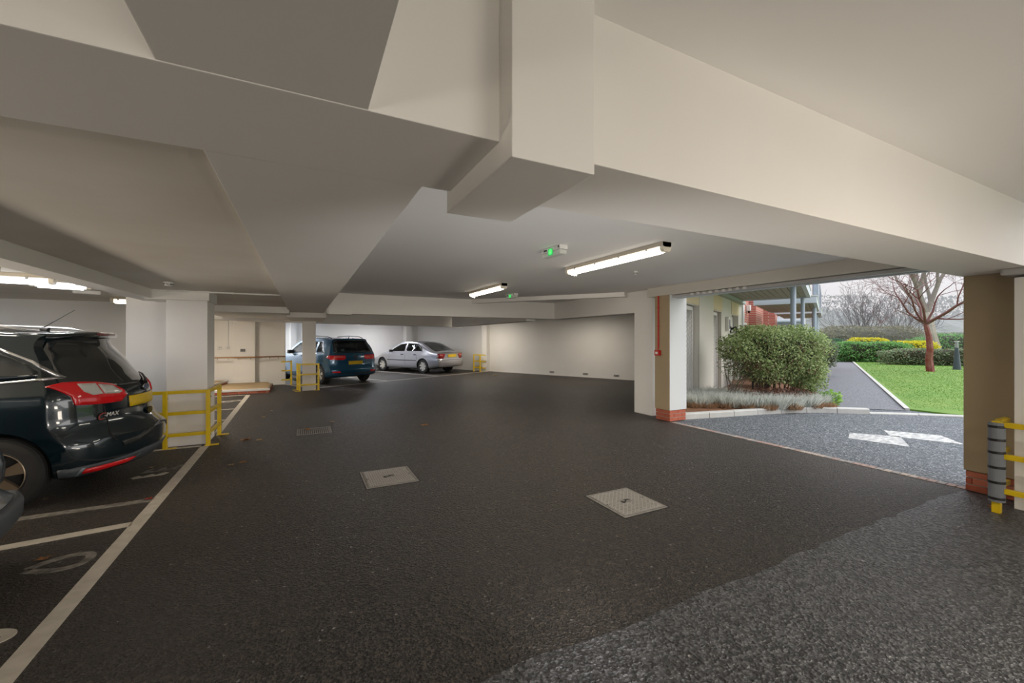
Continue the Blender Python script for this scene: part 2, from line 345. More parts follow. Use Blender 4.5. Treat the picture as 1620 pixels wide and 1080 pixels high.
# lattice doors: slats one by one
def lattice_door(u0, u1, name, label):
    t = tag(bpy.data.objects.new(name, None), label, 'door'); C.objects.link(t); t['kind'] = ST
    for (a, c, z0, z1) in ((u0, u0 + .07, .02, 2.29), (u1 - .07, u1, .02, 2.29), (u0, u1, .02, .12), (u0, u1, 2.2, 2.29)):
        wbox('frame', a, c, -.15, -.10, z0, z1, STEELW, t)
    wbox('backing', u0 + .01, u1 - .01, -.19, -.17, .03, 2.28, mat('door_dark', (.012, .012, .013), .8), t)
    # one slat mesh, shared
    iu0, iu1, iz0, iz1 = u0 + .07, u1 - .07, .12, 2.2
    step = .085; sl = .92; wv = .027
    c = iz0 - sl * (iu1 - iu0)
    while c < iz1:
        # slat centre line z = c + sl*(u-iu0) clipped to the frame
        pts = []
        ua, ub = iu0, iu1
        za, zb = c, c + sl * (iu1 - iu0)
        if za < iz0: ua = iu0 + (iz0 - c) / sl; za = iz0
        if zb > iz1: ub = iu0 + (iz1 - c) / sl; zb = iz1
        if ub - ua > .03:
            b = bmesh.new(); vs = []
            for v in (-.155, -.125):
                for (uu, zz) in ((ua, za - wv), (ub, zb - wv), (ub, zb + wv), (ua, za + wv)):
                    vs.append(b.verts.new(wing(uu, v, min(max(zz, iz0), iz1))))
            for f in ((0, 1, 2, 3), (7, 6, 5, 4), (0, 4, 5, 1), (1, 5, 6, 2), (2, 6, 7, 3), (3, 7, 4, 0)): b.faces.new([vs[i] for i in f])
            bmesh.ops.recalc_face_normals(b, faces=b.faces)
            obj('slat', b, STEELW, t)
        c += step * 1.3
    return t
lattice_door(.14, 1.24, 'door_1', 'white diagonal lattice door nearest the brick-footed column')
lattice_door(2.91, 4.01, 'door_2', 'white diagonal lattice door beyond the broad cream pillar')
d3 = tag(bpy.data.objects.new('door_3', None), 'pale door at the far end of the cream wall', 'door', kind=ST); C.objects.link(d3)
wbox('panel', 5.74, 6.9, -.22, -.17, .02, 2.28, STEELW, d3); wbox('glazing', 5.95, 6.6, -.165, -.16, 1.0, 2.1, mat('blue_glass', (.10, .13, .15), .1), d3)
# red brick part of the wing (courses too far to tell apart: material)
def brick_mat():
    m = bpy.data.materials.new('far_red_brickwork'); m.use_nodes = True; n = m.node_tree; b = n.nodes['Principled BSDF']; L = n.links.new
    t = n.nodes.new('ShaderNodeTexCoord'); k = n.nodes.new('ShaderNodeTexBrick'); L(t.outputs['UV'], k.inputs[0])
    g = n.nodes.new('ShaderNodeNewGeometry'); s = n.nodes.new('ShaderNodeSeparateXYZ'); L(g.outputs['Position'], s.inputs[0])
    ad = n.nodes.new('ShaderNodeMath'); ad.operation = 'ADD'; L(s.outputs[0], ad.inputs[0]); L(s.outputs[1], ad.inputs[1])
    c = n.nodes.new('ShaderNodeCombineXYZ'); L(ad.outputs[0], c.inputs[0]); L(s.outputs[2], c.inputs[1]); L(c.outputs[0], k.inputs[0])
    k.inputs['Scale'].default_value = 1; k.inputs['Brick Width'].default_value = .30; k.inputs['Row Height'].default_value = .09; k.inputs['Mortar Size'].default_value = .012
    k.inputs['Color1'].default_value = (.50, .16, .12, 1); k.inputs['Color2'].default_value = (.42, .12, .09, 1); k.inputs['Mortar'].default_value = (.55, .40, .34, 1)
    L(k.outputs[0], b.inputs['Base Color']); b.inputs['Roughness'].default_value = .9; return m
BRF = brick_mat()
wbox('brick_wall', 7.98, 10.2, -.6, -.1, 0, 5.6, BRF, FAC)
wbox('brick_wall', 10.2, 24, -.9, -.35, 0, 5.6, BRF, FAC)
wbox('brick_pier', 10.2, 12.2, -.5, .15, 0, 5.6, BRF, FAC); wbox('brick_pier', 17.5, 18.6, -.5, .2, 0, 5.6, BRF, FAC)
for u in (8.6, 13.2, 15.2, 20.5):
    v = -.10 if u < 10 else -.35
    wn = wbox('window', u, u + .9, v - .02, v + .03, .9, 2.15, STEELW, FAC); wbox('pane', u + .08, u + .82, v + .03, v + .035, .98, 2.07, DKGLASS, wn)
# ================================================================== OUTDOOR GROUND
GZ = -.012
b = bmesh.new(); poly_prism(b, [(6.0, -12), (60, -12), (60, 12), (12, 9.2), (6.0, 5.9)], -.25, GZ)
tag(obj('driveway', b, DRIVE, kind=ST), 'grey stone-chip asphalt driveway outside the opening')
b = bmesh.new()
pth = [wing(2.3, 2.55), wing(2.75, 3.8), wing(27, 3.8), wing(27, 1.95), wing(9, 1.95), wing(6, 2.0)]
poly_prism(b, [(p.x, p.y) for p in pth], -.2, .004)
tag(obj('path', b, PATHM, kind=ST), 'smooth blue-grey asphalt footpath leading into the garden')
GRASSM = mat('lawn_turf', (.095, .205, .022), .9, noise=(1.1, .7, (.17, .25, .045), 8), bump=(30, .3, .02))
b = bmesh.new(); lw = [(11.05, 3.72), (11.6, 3.15), (12.2, 1.0), (13.5, -12), (70, -12), (70, 30), (31.0, 14.2)]
lw[-1] = tuple(wing(27, 3.86).xy); lw[0] = tuple(wing(2.9, 3.86).xy)
far = [tuple(wing(27, 3.86).xy)]
poly_prism(b, [lw[0], lw[1], lw[2], lw[3], lw[4], (70, 40), tuple(wing(60, -6).xy), tuple(wing(27, -6).xy), tuple(wing(27, 3.86).xy)], -.2, .02)
lawn = tag(obj('lawn', b, GRASSM, kind=ST), 'mown green lawn with a few brown patches')
# ground below everything outside
b = bmesh.new(); bx(b, -40, 200, -80, 160, -.6, -.26); tag(obj('ground', b, mat('far_ground', (.20, .20, .19), .9, noise=(.3, .5, (.15, .16, .12))), kind=ST), None)
# short blades: one piece of stuff on the lawn
rs = np.random.RandomState(3)
def in_lawn(n):
    u = rs.uniform(3.2, 26.5, n * 3); v = rs.uniform(3.95, 13, n * 3)
    keep = rs.uniform(0, 1, n * 3) < np.clip(9 / (u + 2), 0, 1)
    return u[keep][:n], v[keep][:n]
u, v = in_lawn(42000); n = len(u)
X = W0[0] + u * UX + v * UY; Y = W0[1] + u * UY - v * UX
h = rs.uniform(.008, .022, n); a = rs.uniform(0, np.pi, n); wv = .006 + .0006 * u
P = np.empty((n, 3, 3)); P[:, 0] = np.stack([X - np.cos(a) * wv, Y - np.sin(a) * wv, np.full(n, .019)], 1); P[:, 1] = np.stack([X + np.cos(a) * wv, Y + np.sin(a) * wv, np.full(n, .019)], 1)
P[:, 2] = np.stack([X + rs.normal(0, .012, n), Y + rs.normal(0, .012, n), .02 + h], 1)
me = bpy.data.meshes.new('grass_blades'); me.from_pydata(P.reshape(-1, 3).tolist(), [], np.arange(n * 3).reshape(-1, 3).tolist())
tag(obj('grass_blades', me, leafy('grass_blade', (.09, .20, .02), (.15, .27, .035))), 'short blades of green grass on the lawn', 'grass', kind='stuff')
# planting bed
b = bmesh.new(); KB = [(6.45, 5.56), (7.284, 5.394), (8.213, 5.23), (9.069, 5.041), (9.596, 4.80), (9.95, 4.50)]
bed = [(x, y + .07) for x, y in KB] + [tuple(wing(6, 1.95).xy), tuple(wing(9, 1.9).xy), tuple(wing(24, 1.9).xy), tuple(wing(24, -.3).xy), tuple(wing(-.9, -.3).xy), (6.45, 5.9)]
poly_prism(b, bed, -.2, .075); tag(obj('planting_bed', b, SOIL, kind=ST), 'bark-covered soil bed behind the curved kerb')
# kerb stones, one by one
def kerb_run(name, label, pts, L, w, z1, gap=.012):
    t = tag(bpy.data.objects.new(name, None), label, None, kind=ST); C.objects.link(t)
    P_ = [Vector((*p, 0)) for p in pts]; seg = []
    for p, q in zip(P_, P_[1:]):
        m_ = max(1, int((q - p).length / .05))
        seg += [p.lerp(q, i / m_) for i in range(m_)]
    seg.append(P_[-1]); acc = [seg[0]]; d0 = 0
    lens = [0]
    for p, q in zip(seg, seg[1:]): lens.append(lens[-1] + (q - p).length)
    tot = lens[-1]; k = max(1, round(tot / L)); Ls = tot / k
    def at(s):
        i = min(max(np.searchsorted(lens, s) - 1, 0), len(seg) - 2); f = (s - lens[i]) / max(lens[i + 1] - lens[i], 1e-6); return seg[i].lerp(seg[i + 1], f)
    for j in range(k):
        s0, s1 = j * Ls + gap / 2, (j + 1) * Ls - gap / 2; b = bmesh.new(); rows = []
        for i in range(4):
            s = s0 + (s1 - s0) * i / 3; p = at(s); d_ = (at(min(s + .05, tot)) - at(max(s - .05, 0))).normalized(); nn = Vector((-d_.y, d_.x, 0))
            rows.append([b.verts.new(p + nn * o + Vector((0, 0, z))) for o, z in ((0, -.15), (0, z1 - .02), (.02, z1), (w, z1), (w, -.15))])
        for r0, r1 in zip(rows, rows[1:]):
            for i in range(5): b.faces.new((r0[i], r1[i], r1[(i + 1) % 5], r0[(i + 1) % 5]))
        b.faces.new(rows[0]); b.faces.new(rows[-1][::-1]); bmesh.ops.recalc_face_normals(b, faces=b.faces)
        obj('kerb_stone', b, KERB, t)
kerb_run('kerb', 'curved pale concrete kerb round the planting bed', KB + [(10.3, 4.25)], .62, .12, .10)
kerb_run('kerb', 'flush pale kerb between the driveway and the lawn', [(10.3, 4.25), (10.916, 3.79), (11.349, 3.42), (11.6, 3.1), (12.1, 1.2), (12.4, -2)], .9, .10, .022)
pe = [tuple(wing(2.85 + .9 * k, 3.8).xy) for k in range(28)]
kerb_run('kerb', 'thin white edging between path and lawn', pe, .9, -.07, .04)
# threshold strip of small pavers across the opening
ts = tag(bpy.data.objects.new('threshold_strip', None), 'narrow strip of reddish setts across the vehicle opening', None, kind=ST); C.objects.link(ts)
PAV = [mat('sett_pink', (.33, .235, .20), .8), mat('sett_grey', (.28, .255, .235), .8), mat('sett_buff', (.40, .33, .28), .8)]
yy = 5.42
while yy > 1.70:
    box_obj('sett', 5.97 + random.uniform(-.004, .004), 6.07 + random.uniform(-.004, .004), yy - .066, yy, -.05, .004 + random.uniform(0, .003), random.choice(PAV), ts)
    yy -= .075

def ground_poly(name, pts, m, parent, z=.001, th=.003):
    b = bmesh.new(); poly_prism(b, pts, z, z + th); bmesh.ops.recalc_face_normals(b, faces=b.faces); return obj(name, b, m, parent)
am = tag(bpy.data.objects.new('drive_marking', None), 'two worn rough white strips painted on the driveway', 'road marking'); C.objects.link(am)
ground_poly('painted_strip', [(7.954, 3.552), (8.36, 3.06), (7.69, 2.71), (7.51, 3.37)], LINE_OUT, am, GZ)
ground_poly('painted_strip', [(8.70, 3.40), (9.02, 2.80), (8.57, 2.42), (8.26, 3.14)], LINE_OUT, am, GZ)
# ================================================================== LINES ON THE CAR PARK FLOOR (children of the floor)
def pline(p, q, wd=.1, m=LINE, name='parking_line', z=.0):
    p = Vector(p); q = Vector(q); d_ = (q - p).normalized(); nn = Vector((-d_.y, d_.x)) * wd / 2
    return ground_poly(name, [tuple(p - nn), tuple(q - nn), tuple(q + nn), tuple(p + nn)], m, floor, z, .003)
pline((-1.17, .2), (-1.235, 6.0)); pline((-1.235, 6.0), (-1.25, 7.30))
pline((-1.24, 8.2), (-1.335, 13.25))
pline((-4.9, 4.02), (-1.26, 4.44)); pline((-4.9, 4.9), (-1.28, 5.02), m=LINE_FADED, z=.0005)
pline((-4.8, 7.13), (-1.27, 7.25), .09)
pline((-4.5, 9.36), (-1.32, 9.36), .09); pline((-4.5, 10.75), (-1.33, 10.75), .09); pline((-3.4, 13.22), (-1.33, 13.25), .09)
pline((.44, 14.26), (8.4, 18.2), .09)
for t_ in (0, 2.45, 4.95):
    o_ = Vector((.44 + UX * t_, 14.26 + UY * t_)) + Vector((UX, UY)) * (.1 if t_ else -.2); pline(tuple(o_), tuple(o_ + Vector((-UY, UX)) * 4.75), .09)
def stroke(pts, wd, m, z=.0):
    P_ = [Vector(p) for p in pts]; b = bmesh.new(); L_ = []; R_ = []
    for i, p in enumerate(P_):
        d_ = (P_[min(i + 1, len(P_) - 1)] - P_[max(i - 1, 0)]).normalized(); nn = Vector((-d_.y, d_.x)) * wd / 2; L_.append(p + nn); R_.append(p - nn)
    poly_prism(b, [tuple(p) for p in L_] + [tuple(p) for p in R_[::-1]], z, z + .003); bmesh.ops.recalc_face_normals(b, faces=b.faces)
    return obj('bay_number', b, m, floor)
def ring(cx, cy, rx, ry, wd, m, a0=0, a1=360, n=28): return stroke([(cx + rx * math.cos(R(a0 + (a1 - a0) * i / n)), cy + ry * math.sin(R(a0 + (a1 - a0) * i / n))) for i in range(n + 1)], wd, m)
_o0 = [(-1.63, 3.87), (-1.55, 3.95), (-1.44, 3.99), (-1.35, 3.96), (-1.325, 3.89), (-1.35, 3.81), (-1.44, 3.78), (-1.54, 3.81), (-1.63, 3.85)]
def spline(P_, closed=False):
    return catmull2(P_, 5)
def catmull2(P_, sub_):
    o_ = []
    for i in range(len(P_) - 1):
        p0, p1, p2, p3 = P_[max(i - 1, 0)], P_[i], P_[i + 1], P_[min(i + 2, len(P_) - 1)]
        for k in range(sub_):
            t = k / sub_; o_.append(tuple(.5 * (2 * p1[j] + (p2[j] - p0[j]) * t + (2 * p0[j] - 5 * p1[j] + 4 * p2[j] - p3[j]) * t * t + (3 * p1[j] - p0[j] - 3 * p2[j] + p3[j]) * t ** 3) for j in range(2)))
    return o_ + [P_[-1]]
stroke(catmull2(_o0, 5), .055, LINE_FADED)
stroke(catmull2([(-1.75, 3.17), (-1.60, 3.16), (-1.45, 3.125), (-1.36, 3.08), (-1.36, 3.03), (-1.45, 3.00), (-1.75, 2.98)], 5), .055, LINE)
stroke([(-1.66, 5.875), (-1.395, 5.92)], .035, LINE)                                   # an E seen from its side, worn
for xx, yy in ((-1.64, 5.93), (-1.53, 5.95), (-1.415, 5.97)): stroke([(xx - .03, yy - .045), (xx + .03, yy + .01)], .055, LINE)
stroke([(-1.66, 6.08), (-1.33, 6.12)], .045, LINE_FADED); stroke([(-1.62, 6.10), (-1.58, 6.22)], .05, LINE_FADED); stroke([(-1.48, 6.12), (-1.46, 6.21)], .05, LINE_FADED); stroke([(-1.36, 6.12), (-1.30, 6.26)], .06, LINE_FADED)
ring(-1.64, 12.08, .10, .10, .05, LINE, 5, 352); ring(-1.48, 12.16, .09, .08, .05, LINE, 5, 352)
_rp = random.Random(2); _pp = [(-1.0, 1.70)] + [(-1 + .12 * k, 1.70 + _rp.uniform(-.022, .022)) for k in range(1, 56)] + [(5.92, 1.66), (5.92, 1.29), (5.67, 1.26), (5.67, -.6), (5.95, -3), (-1, -3)]
_b = bmesh.new(); poly_prism(_b, _pp, -.01, .0012); bmesh.ops.recalc_face_normals(_b, faces=_b.faces); _o = obj('asphalt_patch', _b, ASPH2, floor); _o['label'] = 'coarser grey asphalt patch'
# damp / worn patches come from the asphalt material
# ================================================================== CARS
# car space: x = 0 at the tail, + towards the nose; y + to the car's left; z up
def interp(tab, x):
    xs = [t[0] for t in tab]; ys = [t[1] for t in tab]
    # smooth (monotone cubic) interpolation
    n = len(xs)
    if x <= xs[0]: return ys[0]
    if x >= xs[-1]: return ys[-1]
    i = max(k for k in range(n - 1) if xs[k] <= x)
    h = xs[i + 1] - xs[i]; s = (ys[i + 1] - ys[i]) / h
    def tan(k):
        if k == 0 or k == n - 1: return 0 if n < 3 else ((ys[1] - ys[0]) / (xs[1] - xs[0]) if k == 0 else (ys[-1] - ys[-2]) / (xs[-1] - xs[-2]))
        a = (ys[k] - ys[k - 1]) / (xs[k] - xs[k - 1]); c = (ys[k + 1] - ys[k]) / (xs[k + 1] - xs[k])
        return 0 if a * c <= 0 else 2 * a * c / (a + c)
    t = (x - xs[i]) / h; m0, m1 = tan(i) * h, tan(i + 1) * h
    return (2 * t ** 3 - 3 * t * t + 1) * ys[i] + (t ** 3 - 2 * t * t + t) * m0 + (-2 * t ** 3 + 3 * t * t) * ys[i + 1] + (t ** 3 - t * t) * m1
def catmull(P_, sub):
    out_ = []
    n = len(P_)
    for i in range(n - 1):
        p0, p1, p2, p3 = P_[max(i - 1, 0)], P_[i], P_[i + 1], P_[min(i + 2, n - 1)]
        for k in range(sub):
            t = k / sub
            out_.append(tuple(.5 * (2 * p1[j] + (p2[j] - p0[j]) * t + (2 * p0[j] - 5 * p1[j] + 4 * p2[j] - p3[j]) * t * t + (3 * p1[j] - p0[j] - 3 * p2[j] + p3[j]) * t ** 3) for j in range(2)))
    out_.append(P_[-1]); return out_
class Car: pass
def build_body(c):
    L = c.L; xs = []
    x = 0
    while x < L: xs.append(x); x += .05 if (x < .7 or x > L - .6) else .09
    xs.append(L)
    b = bmesh.new(); rings = []
    for x in xs:
        zr = interp(c.zr, x); zb = interp(c.zb, x); zt = interp(c.belt, x); wd = interp(c.wd, x)
        hg = zr - zt; wb = wd * .955
        if hg > .10: wr = wb - hg * c.tumble; P_ = [(0, zb), (wd * .78, zb), (wd * .965, zb + .06), (wd, zb + .26), (wd * .995, (zb + .26 + zt) / 2 + .02), (wd * .985, zt - .08), (wb, zt), (wb - hg * c.tumble * .45, zt + hg * .45), (wr, zr - .10), (wr * .90, zr - .025), (wr * .45, zr - .004), (0, zr)]
        else:
            f = max(hg, 0) / .10; wr = wb - .08
            P_ = [(0, zb), (wd * .78, zb), (wd * .965, zb + .06), (wd, min(zb + .26, zr - .2)), (wd * .995, (zb + .2 + zr) / 2), (wd * .985, zr - .12), (wd * .95, zr - .06), (wd * .93, zr - .045), (wd * .88, zr - .03), (wd * .75, zr - .015), (wd * .4, zr - .003), (0, zr)]
        rings.append(catmull(P_, 4))
    K = len(rings[0]); NY = 14
    def warp(x, y, z):
        k = min(1, max(0, 1 - x / 1.5)); k = k * k * (3 - 2 * k)
        yy_ = abs(y); r_ = interp(c.rear, z) + c.rc * min(yy_, c.W) ** 2 + c.rk * max(0, yy_ - c.W * .78) ** 2
        kf = min(1, max(0, 1 - (L - x) / 1.2)); kf = kf * kf * (3 - 2 * kf)
        f_ = interp(c.front, z) + c.fc * yy_ ** 2.5
        return (x + k * r_ - kf * f_, y, z)
    V = []
    for x, rg in zip(xs, rings):
        row = [b.verts.new(warp(x, y, z)) for y, z in rg] + [b.verts.new(warp(x, -y, z)) for y, z in rg[-2:0:-1]]
        V.append(row)
    n = len(V[0])
    for a, d_ in zip(V, V[1:]):
        for k in range(n): b.faces.new((a[k], a[(k + 1) % n], d_[(k + 1) % n], d_[k]))
    for end, row in ((0, V[0]), (1, V[-1])):
        x = xs[0] if end == 0 else xs[-1]; rg = rings[0] if end == 0 else rings[-1]
        grid = []
        for k in range(K):
            y, z = rg[k]
            if k == 0 or k == K - 1: grid.append([row[k]] * (NY + 1)); continue
            l = row[k]; r_ = row[(n - k) % n]; g = [l]
            for j in range(1, NY): g.append(b.verts.new(warp(x, y * (1 - 2 * j / NY), z)))
            g.append(r_); grid.append(g)
        for k in range(K - 1):
            for j in range(NY):
                q = [grid[k][j], grid[k][j + 1], grid[k + 1][j + 1], grid[k + 1][j]]; u_ = []
                for v_ in q:
                    if v_ not in u_: u_.append(v_)
                if len(u_) >= 3:
                    try: b.faces.new(u_)
                    except ValueError: pass
    bmesh.ops.remove_doubles(b, verts=b.verts, dist=1e-5)
    bmesh.ops.recalc_face_normals(b, faces=b.faces)
    return b
def cut(ob, cutters):
    for k in cutters:
        md = ob.modifiers.new('cut', 'BOOLEAN'); md.operation = 'DIFFERENCE'; md.object = k; md.solver = 'EXACT'; md.material_mode = 'TRANSFER'
    bpy.context.view_layer.update()
    dg = bpy.context.evaluated_depsgraph_get(); me = bpy.data.meshes.new_from_object(ob.evaluated_get(dg))
    ob.modifiers.clear(); old = ob.data; ob.data = me
    for k in cutters: bpy.data.objects.remove(k, do_unlink=True)
def prism_obj(pts, axis, lo, hi):
    b = bmesh.new(); f = (lambda p, t: (p[0], t, p[1])) if axis == 'y' else (lambda p, t: (t, p[0], p[1]))
    A = [b.verts.new(f(p, lo)) for p in pts]; B_ = [b.verts.new(f(p, hi)) for p in pts]; n = len(pts)
    b.faces.new(A[::-1]); b.faces.new(B_)
    for i in range(n): b.faces.new((A[i], A[(i + 1) % n], B_[(i + 1) % n], B_[i]))
    bmesh.ops.recalc_face_normals(b, faces=b.faces); return obj('cutter', b, DARKIN)
DARKIN = mat('dark_interior', (.03, .031, .032), .8)
def patch(c, name, pts, ray, m, parent, off=.004, step=.05, mirror=False, thick=.006, smooth=True):
    """a thin shell that lies on the car body: outline pts (2-D) pushed along ray(p)->(origin, direction)"""
    outl = []
    for p, q in zip(pts, pts[1:] + pts[:1]):
        k = max(1, int(math.dist(p, q) / step)); outl += [(p[0] + (q[0] - p[0]) * i / k, p[1] + (q[1] - p[1]) * i / k) for i in range(k)]
    x0, x1 = min(p[0] for p in pts), max(p[0] for p in pts); y0, y1 = min(p[1] for p in pts), max(p[1] for p in pts)
    def inside(x, y):
        r_ = False
        for (ax, ay), (cx, cy) in zip(pts, pts[1:] + pts[:1]):
            if (ay > y) != (cy > y) and x < (cx - ax) * (y - ay) / (cy - ay) + ax: r_ = not r_
        return r_
    inner = []
    gx = x0 + step * .5
    while gx < x1:
        gy = y0 + step * .5
        while gy < y1:
            if inside(gx, gy) and min(math.dist((gx, gy), o) for o in outl) > step * .45: inner.append((gx, gy))
            gy += step
        gx += step
    al = [Vector(p) for p in outl + inner]; n = len(outl)
    vs, es, fs, *_ = delaunay_2d_cdt(al, [(i, (i + 1) % n) for i in range(n)], [list(range(n))], 1, 1e-7)
    b = bmesh.new(); B3 = []
    for v_ in vs:
        o_, d_ = ray(v_); h = c.bvh.ray_cast(o_, d_)
        B3.append(b.verts.new(h[0] + (h[1] * (-1 if h[1].dot(d_) > 0 else 1)) * off) if h[0] else None)
    for f in fs:
        q = [B3[i] for i in f]
        if None not in q:
            try: b.faces.new(q)
            except ValueError: pass
    for v_ in list(b.verts):
        if not v_.link_faces: b.verts.remove(v_)
    if not b.faces: b.free(); print('empty patch', name); return None
    b.normal_update(); cen = c.cen
    bmesh.ops.recalc_face_normals(b, faces=b.faces)
    f0 = max(b.faces, key=lambda f: f.calc_area())
    if f0.normal.dot(f0.calc_center_median() - cen) < 0: bmesh.ops.reverse_faces(b, faces=b.faces)
    b.normal_update(); nn = {v_: v_.normal.copy() for v_ in b.verts}
    ed = [e_ for e_ in b.edges if len(e_.link_faces) == 1]
    r_ = bmesh.ops.extrude_edge_only(b, edges=ed)
    nv = [g for g in r_['geom'] if isinstance(g, bmesh.types.BMVert)]
    for g in nv:
        src = min((o2 for e_ in g.link_edges for o2 in e_.verts if o2 is not g and o2 in nn), key=lambda o2: (o2.co - g.co).length, default=None)
        if src is not None: g.co -= nn[src] * (off + thick * .3)
    o1 = obj(name, b, m, parent, smooth=smooth)
    if mirror:
        me = o1.data.copy(); me.transform(Matrix.Scale(-1, 4, (0, 1, 0))); me.flip_normals(); o2 = bpy.data.objects.new(name, me); C.objects.link(o2); o2.parent = parent
    return o1
side_ray = lambda p: (Vector((p[0], 3, p[1])), Vector((0, -1, 0)))
rear_ray = lambda p: (Vector((-3, p[0], p[1])), Vector((1, 0, 0)))
top_ray = lambda p: (Vector((p[0], p[1], 4)), Vector((0, 0, -1)))
def cam_ray(root):
    inv = root.matrix_world.inverted()
    f_ = Vector((math.sin(TH), math.cos(TH), 0)); r_ = Vector((math.cos(TH), -math.sin(TH), 0))
    def g(p):
        d_ = f_ + r_ * ((p[0] - 810) / 655) + Vector((0, 0, 1)) * ((536 - p[1]) / 655)
        return inv @ Vector((0, 0, 1.52)), (inv.to_3x3() @ d_).normalized()
    return g
def wheel(root, x, y, r, wdt, rim, spokes, sgn, twin=False):
    """tyre with tread grooves, rim, spokes and hub; sgn=+1 on the car's left"""
    b = bmesh.new(); seg = 48; prof = [(-.5, .66), (-.5, .80), (-.47, .93), (-.38, .985), (-.30, 1.), (-.29, .975), (-.25, .975), (-.24, 1.), (-.12, 1.), (-.11, .975), (-.07, .975), (-.06, 1.), (.06, 1.), (.07, .975), (.11, .975), (.12, 1.), (.24, 1.), (.25, .975), (.29, .975), (.30, 1.), (.38, .985), (.47, .93), (.5, .80), (.5, .66)]
    rows = [[b.verts.new((r * q * math.cos(2 * math.pi * k / seg), p_ * wdt, r * q * math.sin(2 * math.pi * k / seg))) for p_, q in prof] for k in range(seg)]
    for k in range(seg):
        a_, d_ = rows[k], rows[(k + 1) % seg]
        for i in range(len(prof) - 1): b.faces.new((a_[i], a_[i + 1], d_[i + 1], d_[i]))
    bmesh.ops.recalc_face_normals(b, faces=b.faces)
    wh = obj('wheel', b, RUBBER, root, smooth=False); wh.location = (x, y, r)
    b = bmesh.new(); R_ = r * .67; o = sgn * wdt * .42
    for (ra, rb, ya, yb) in ((R_, R_ * .93, o, o + sgn * .012), (R_ * .93, R_ * .90, o + sgn * .012, o - sgn * .05), (R_, R_, o, -o), (R_ * .9, .02, o - sgn * .07, o - sgn * .06)):
        A = [b.verts.new((ra * math.cos(2 * math.pi * k / seg), ya, ra * math.sin(2 * math.pi * k / seg))) for k in range(seg)]
        B_ = [b.verts.new((rb * math.cos(2 * math.pi * k / seg), yb, rb * math.sin(2 * math.pi * k / seg))) for k in range(seg)]
        for k in range(seg): b.faces.new((A[k], A[(k + 1) % seg], B_[(k + 1) % seg], B_[k]))
    bmesh.ops.recalc_face_normals(b, faces=b.faces)
    obj('rim', b, [mat('rim_shadow', (.05, .05, .05), .6)], wh)
    b = bmesh.new(); A = [b.verts.new((R_ * math.cos(2 * math.pi * k / seg), o + sgn * .002, R_ * math.sin(2 * math.pi * k / seg))) for k in range(seg)]; B_ = [b.verts.new((R_ * .90 * math.cos(2 * math.pi * k / seg), o + sgn * .014, R_ * .90 * math.sin(2 * math.pi * k / seg))) for k in range(seg)]
    for k in range(seg): b.faces.new((A[k], A[(k + 1) % seg], B_[(k + 1) % seg], B_[k]))
    bmesh.ops.recalc_face_normals(b, faces=b.faces); obj('rim_lip', b, rim, wh)
    for k in range(spokes):
        for dd in ((-.13, .13) if twin else (0,)):
            b = bmesh.new(); a = 2 * math.pi * k / spokes + .3; hw = (.035 if twin else .042) * r / .32; h1 = hw * (.9 if twin else 1.25)
            def pt(rad, off_, yy2): 
                aa = a + (dd * rad / R_); return b.verts.new((rad * math.cos(aa) - off_ * math.sin(aa), yy2, rad * math.sin(aa) + off_ * math.cos(aa)))
            f1 = [pt(.03, -hw * .6, o), pt(.03, hw * .6, o), pt(R_ * .93, h1, o + sgn * .006), pt(R_ * .93, -h1, o + sgn * .006)]
            f2 = [pt(.03, -hw * .6, o - sgn * .035), pt(.03, hw * .6, o - sgn * .035), pt(R_ * .93, h1, o - sgn * .03), pt(R_ * .93, -h1, o - sgn * .03)]
            b.faces.new(f1); b.faces.new(f2[::-1])
            for i in range(4): b.faces.new((f1[i], f2[i], f2[(i + 1) % 4], f1[(i + 1) % 4]))
            bmesh.ops.recalc_face_normals(b, faces=b.faces); obj('spoke', b, rim, wh)
    b = bmesh.new(); tube(b, [(0, o - sgn * .03, 0), (0, o + sgn * .012, 0)], .04, 16); obj('hub_cap', b, rim, wh)
    return wh
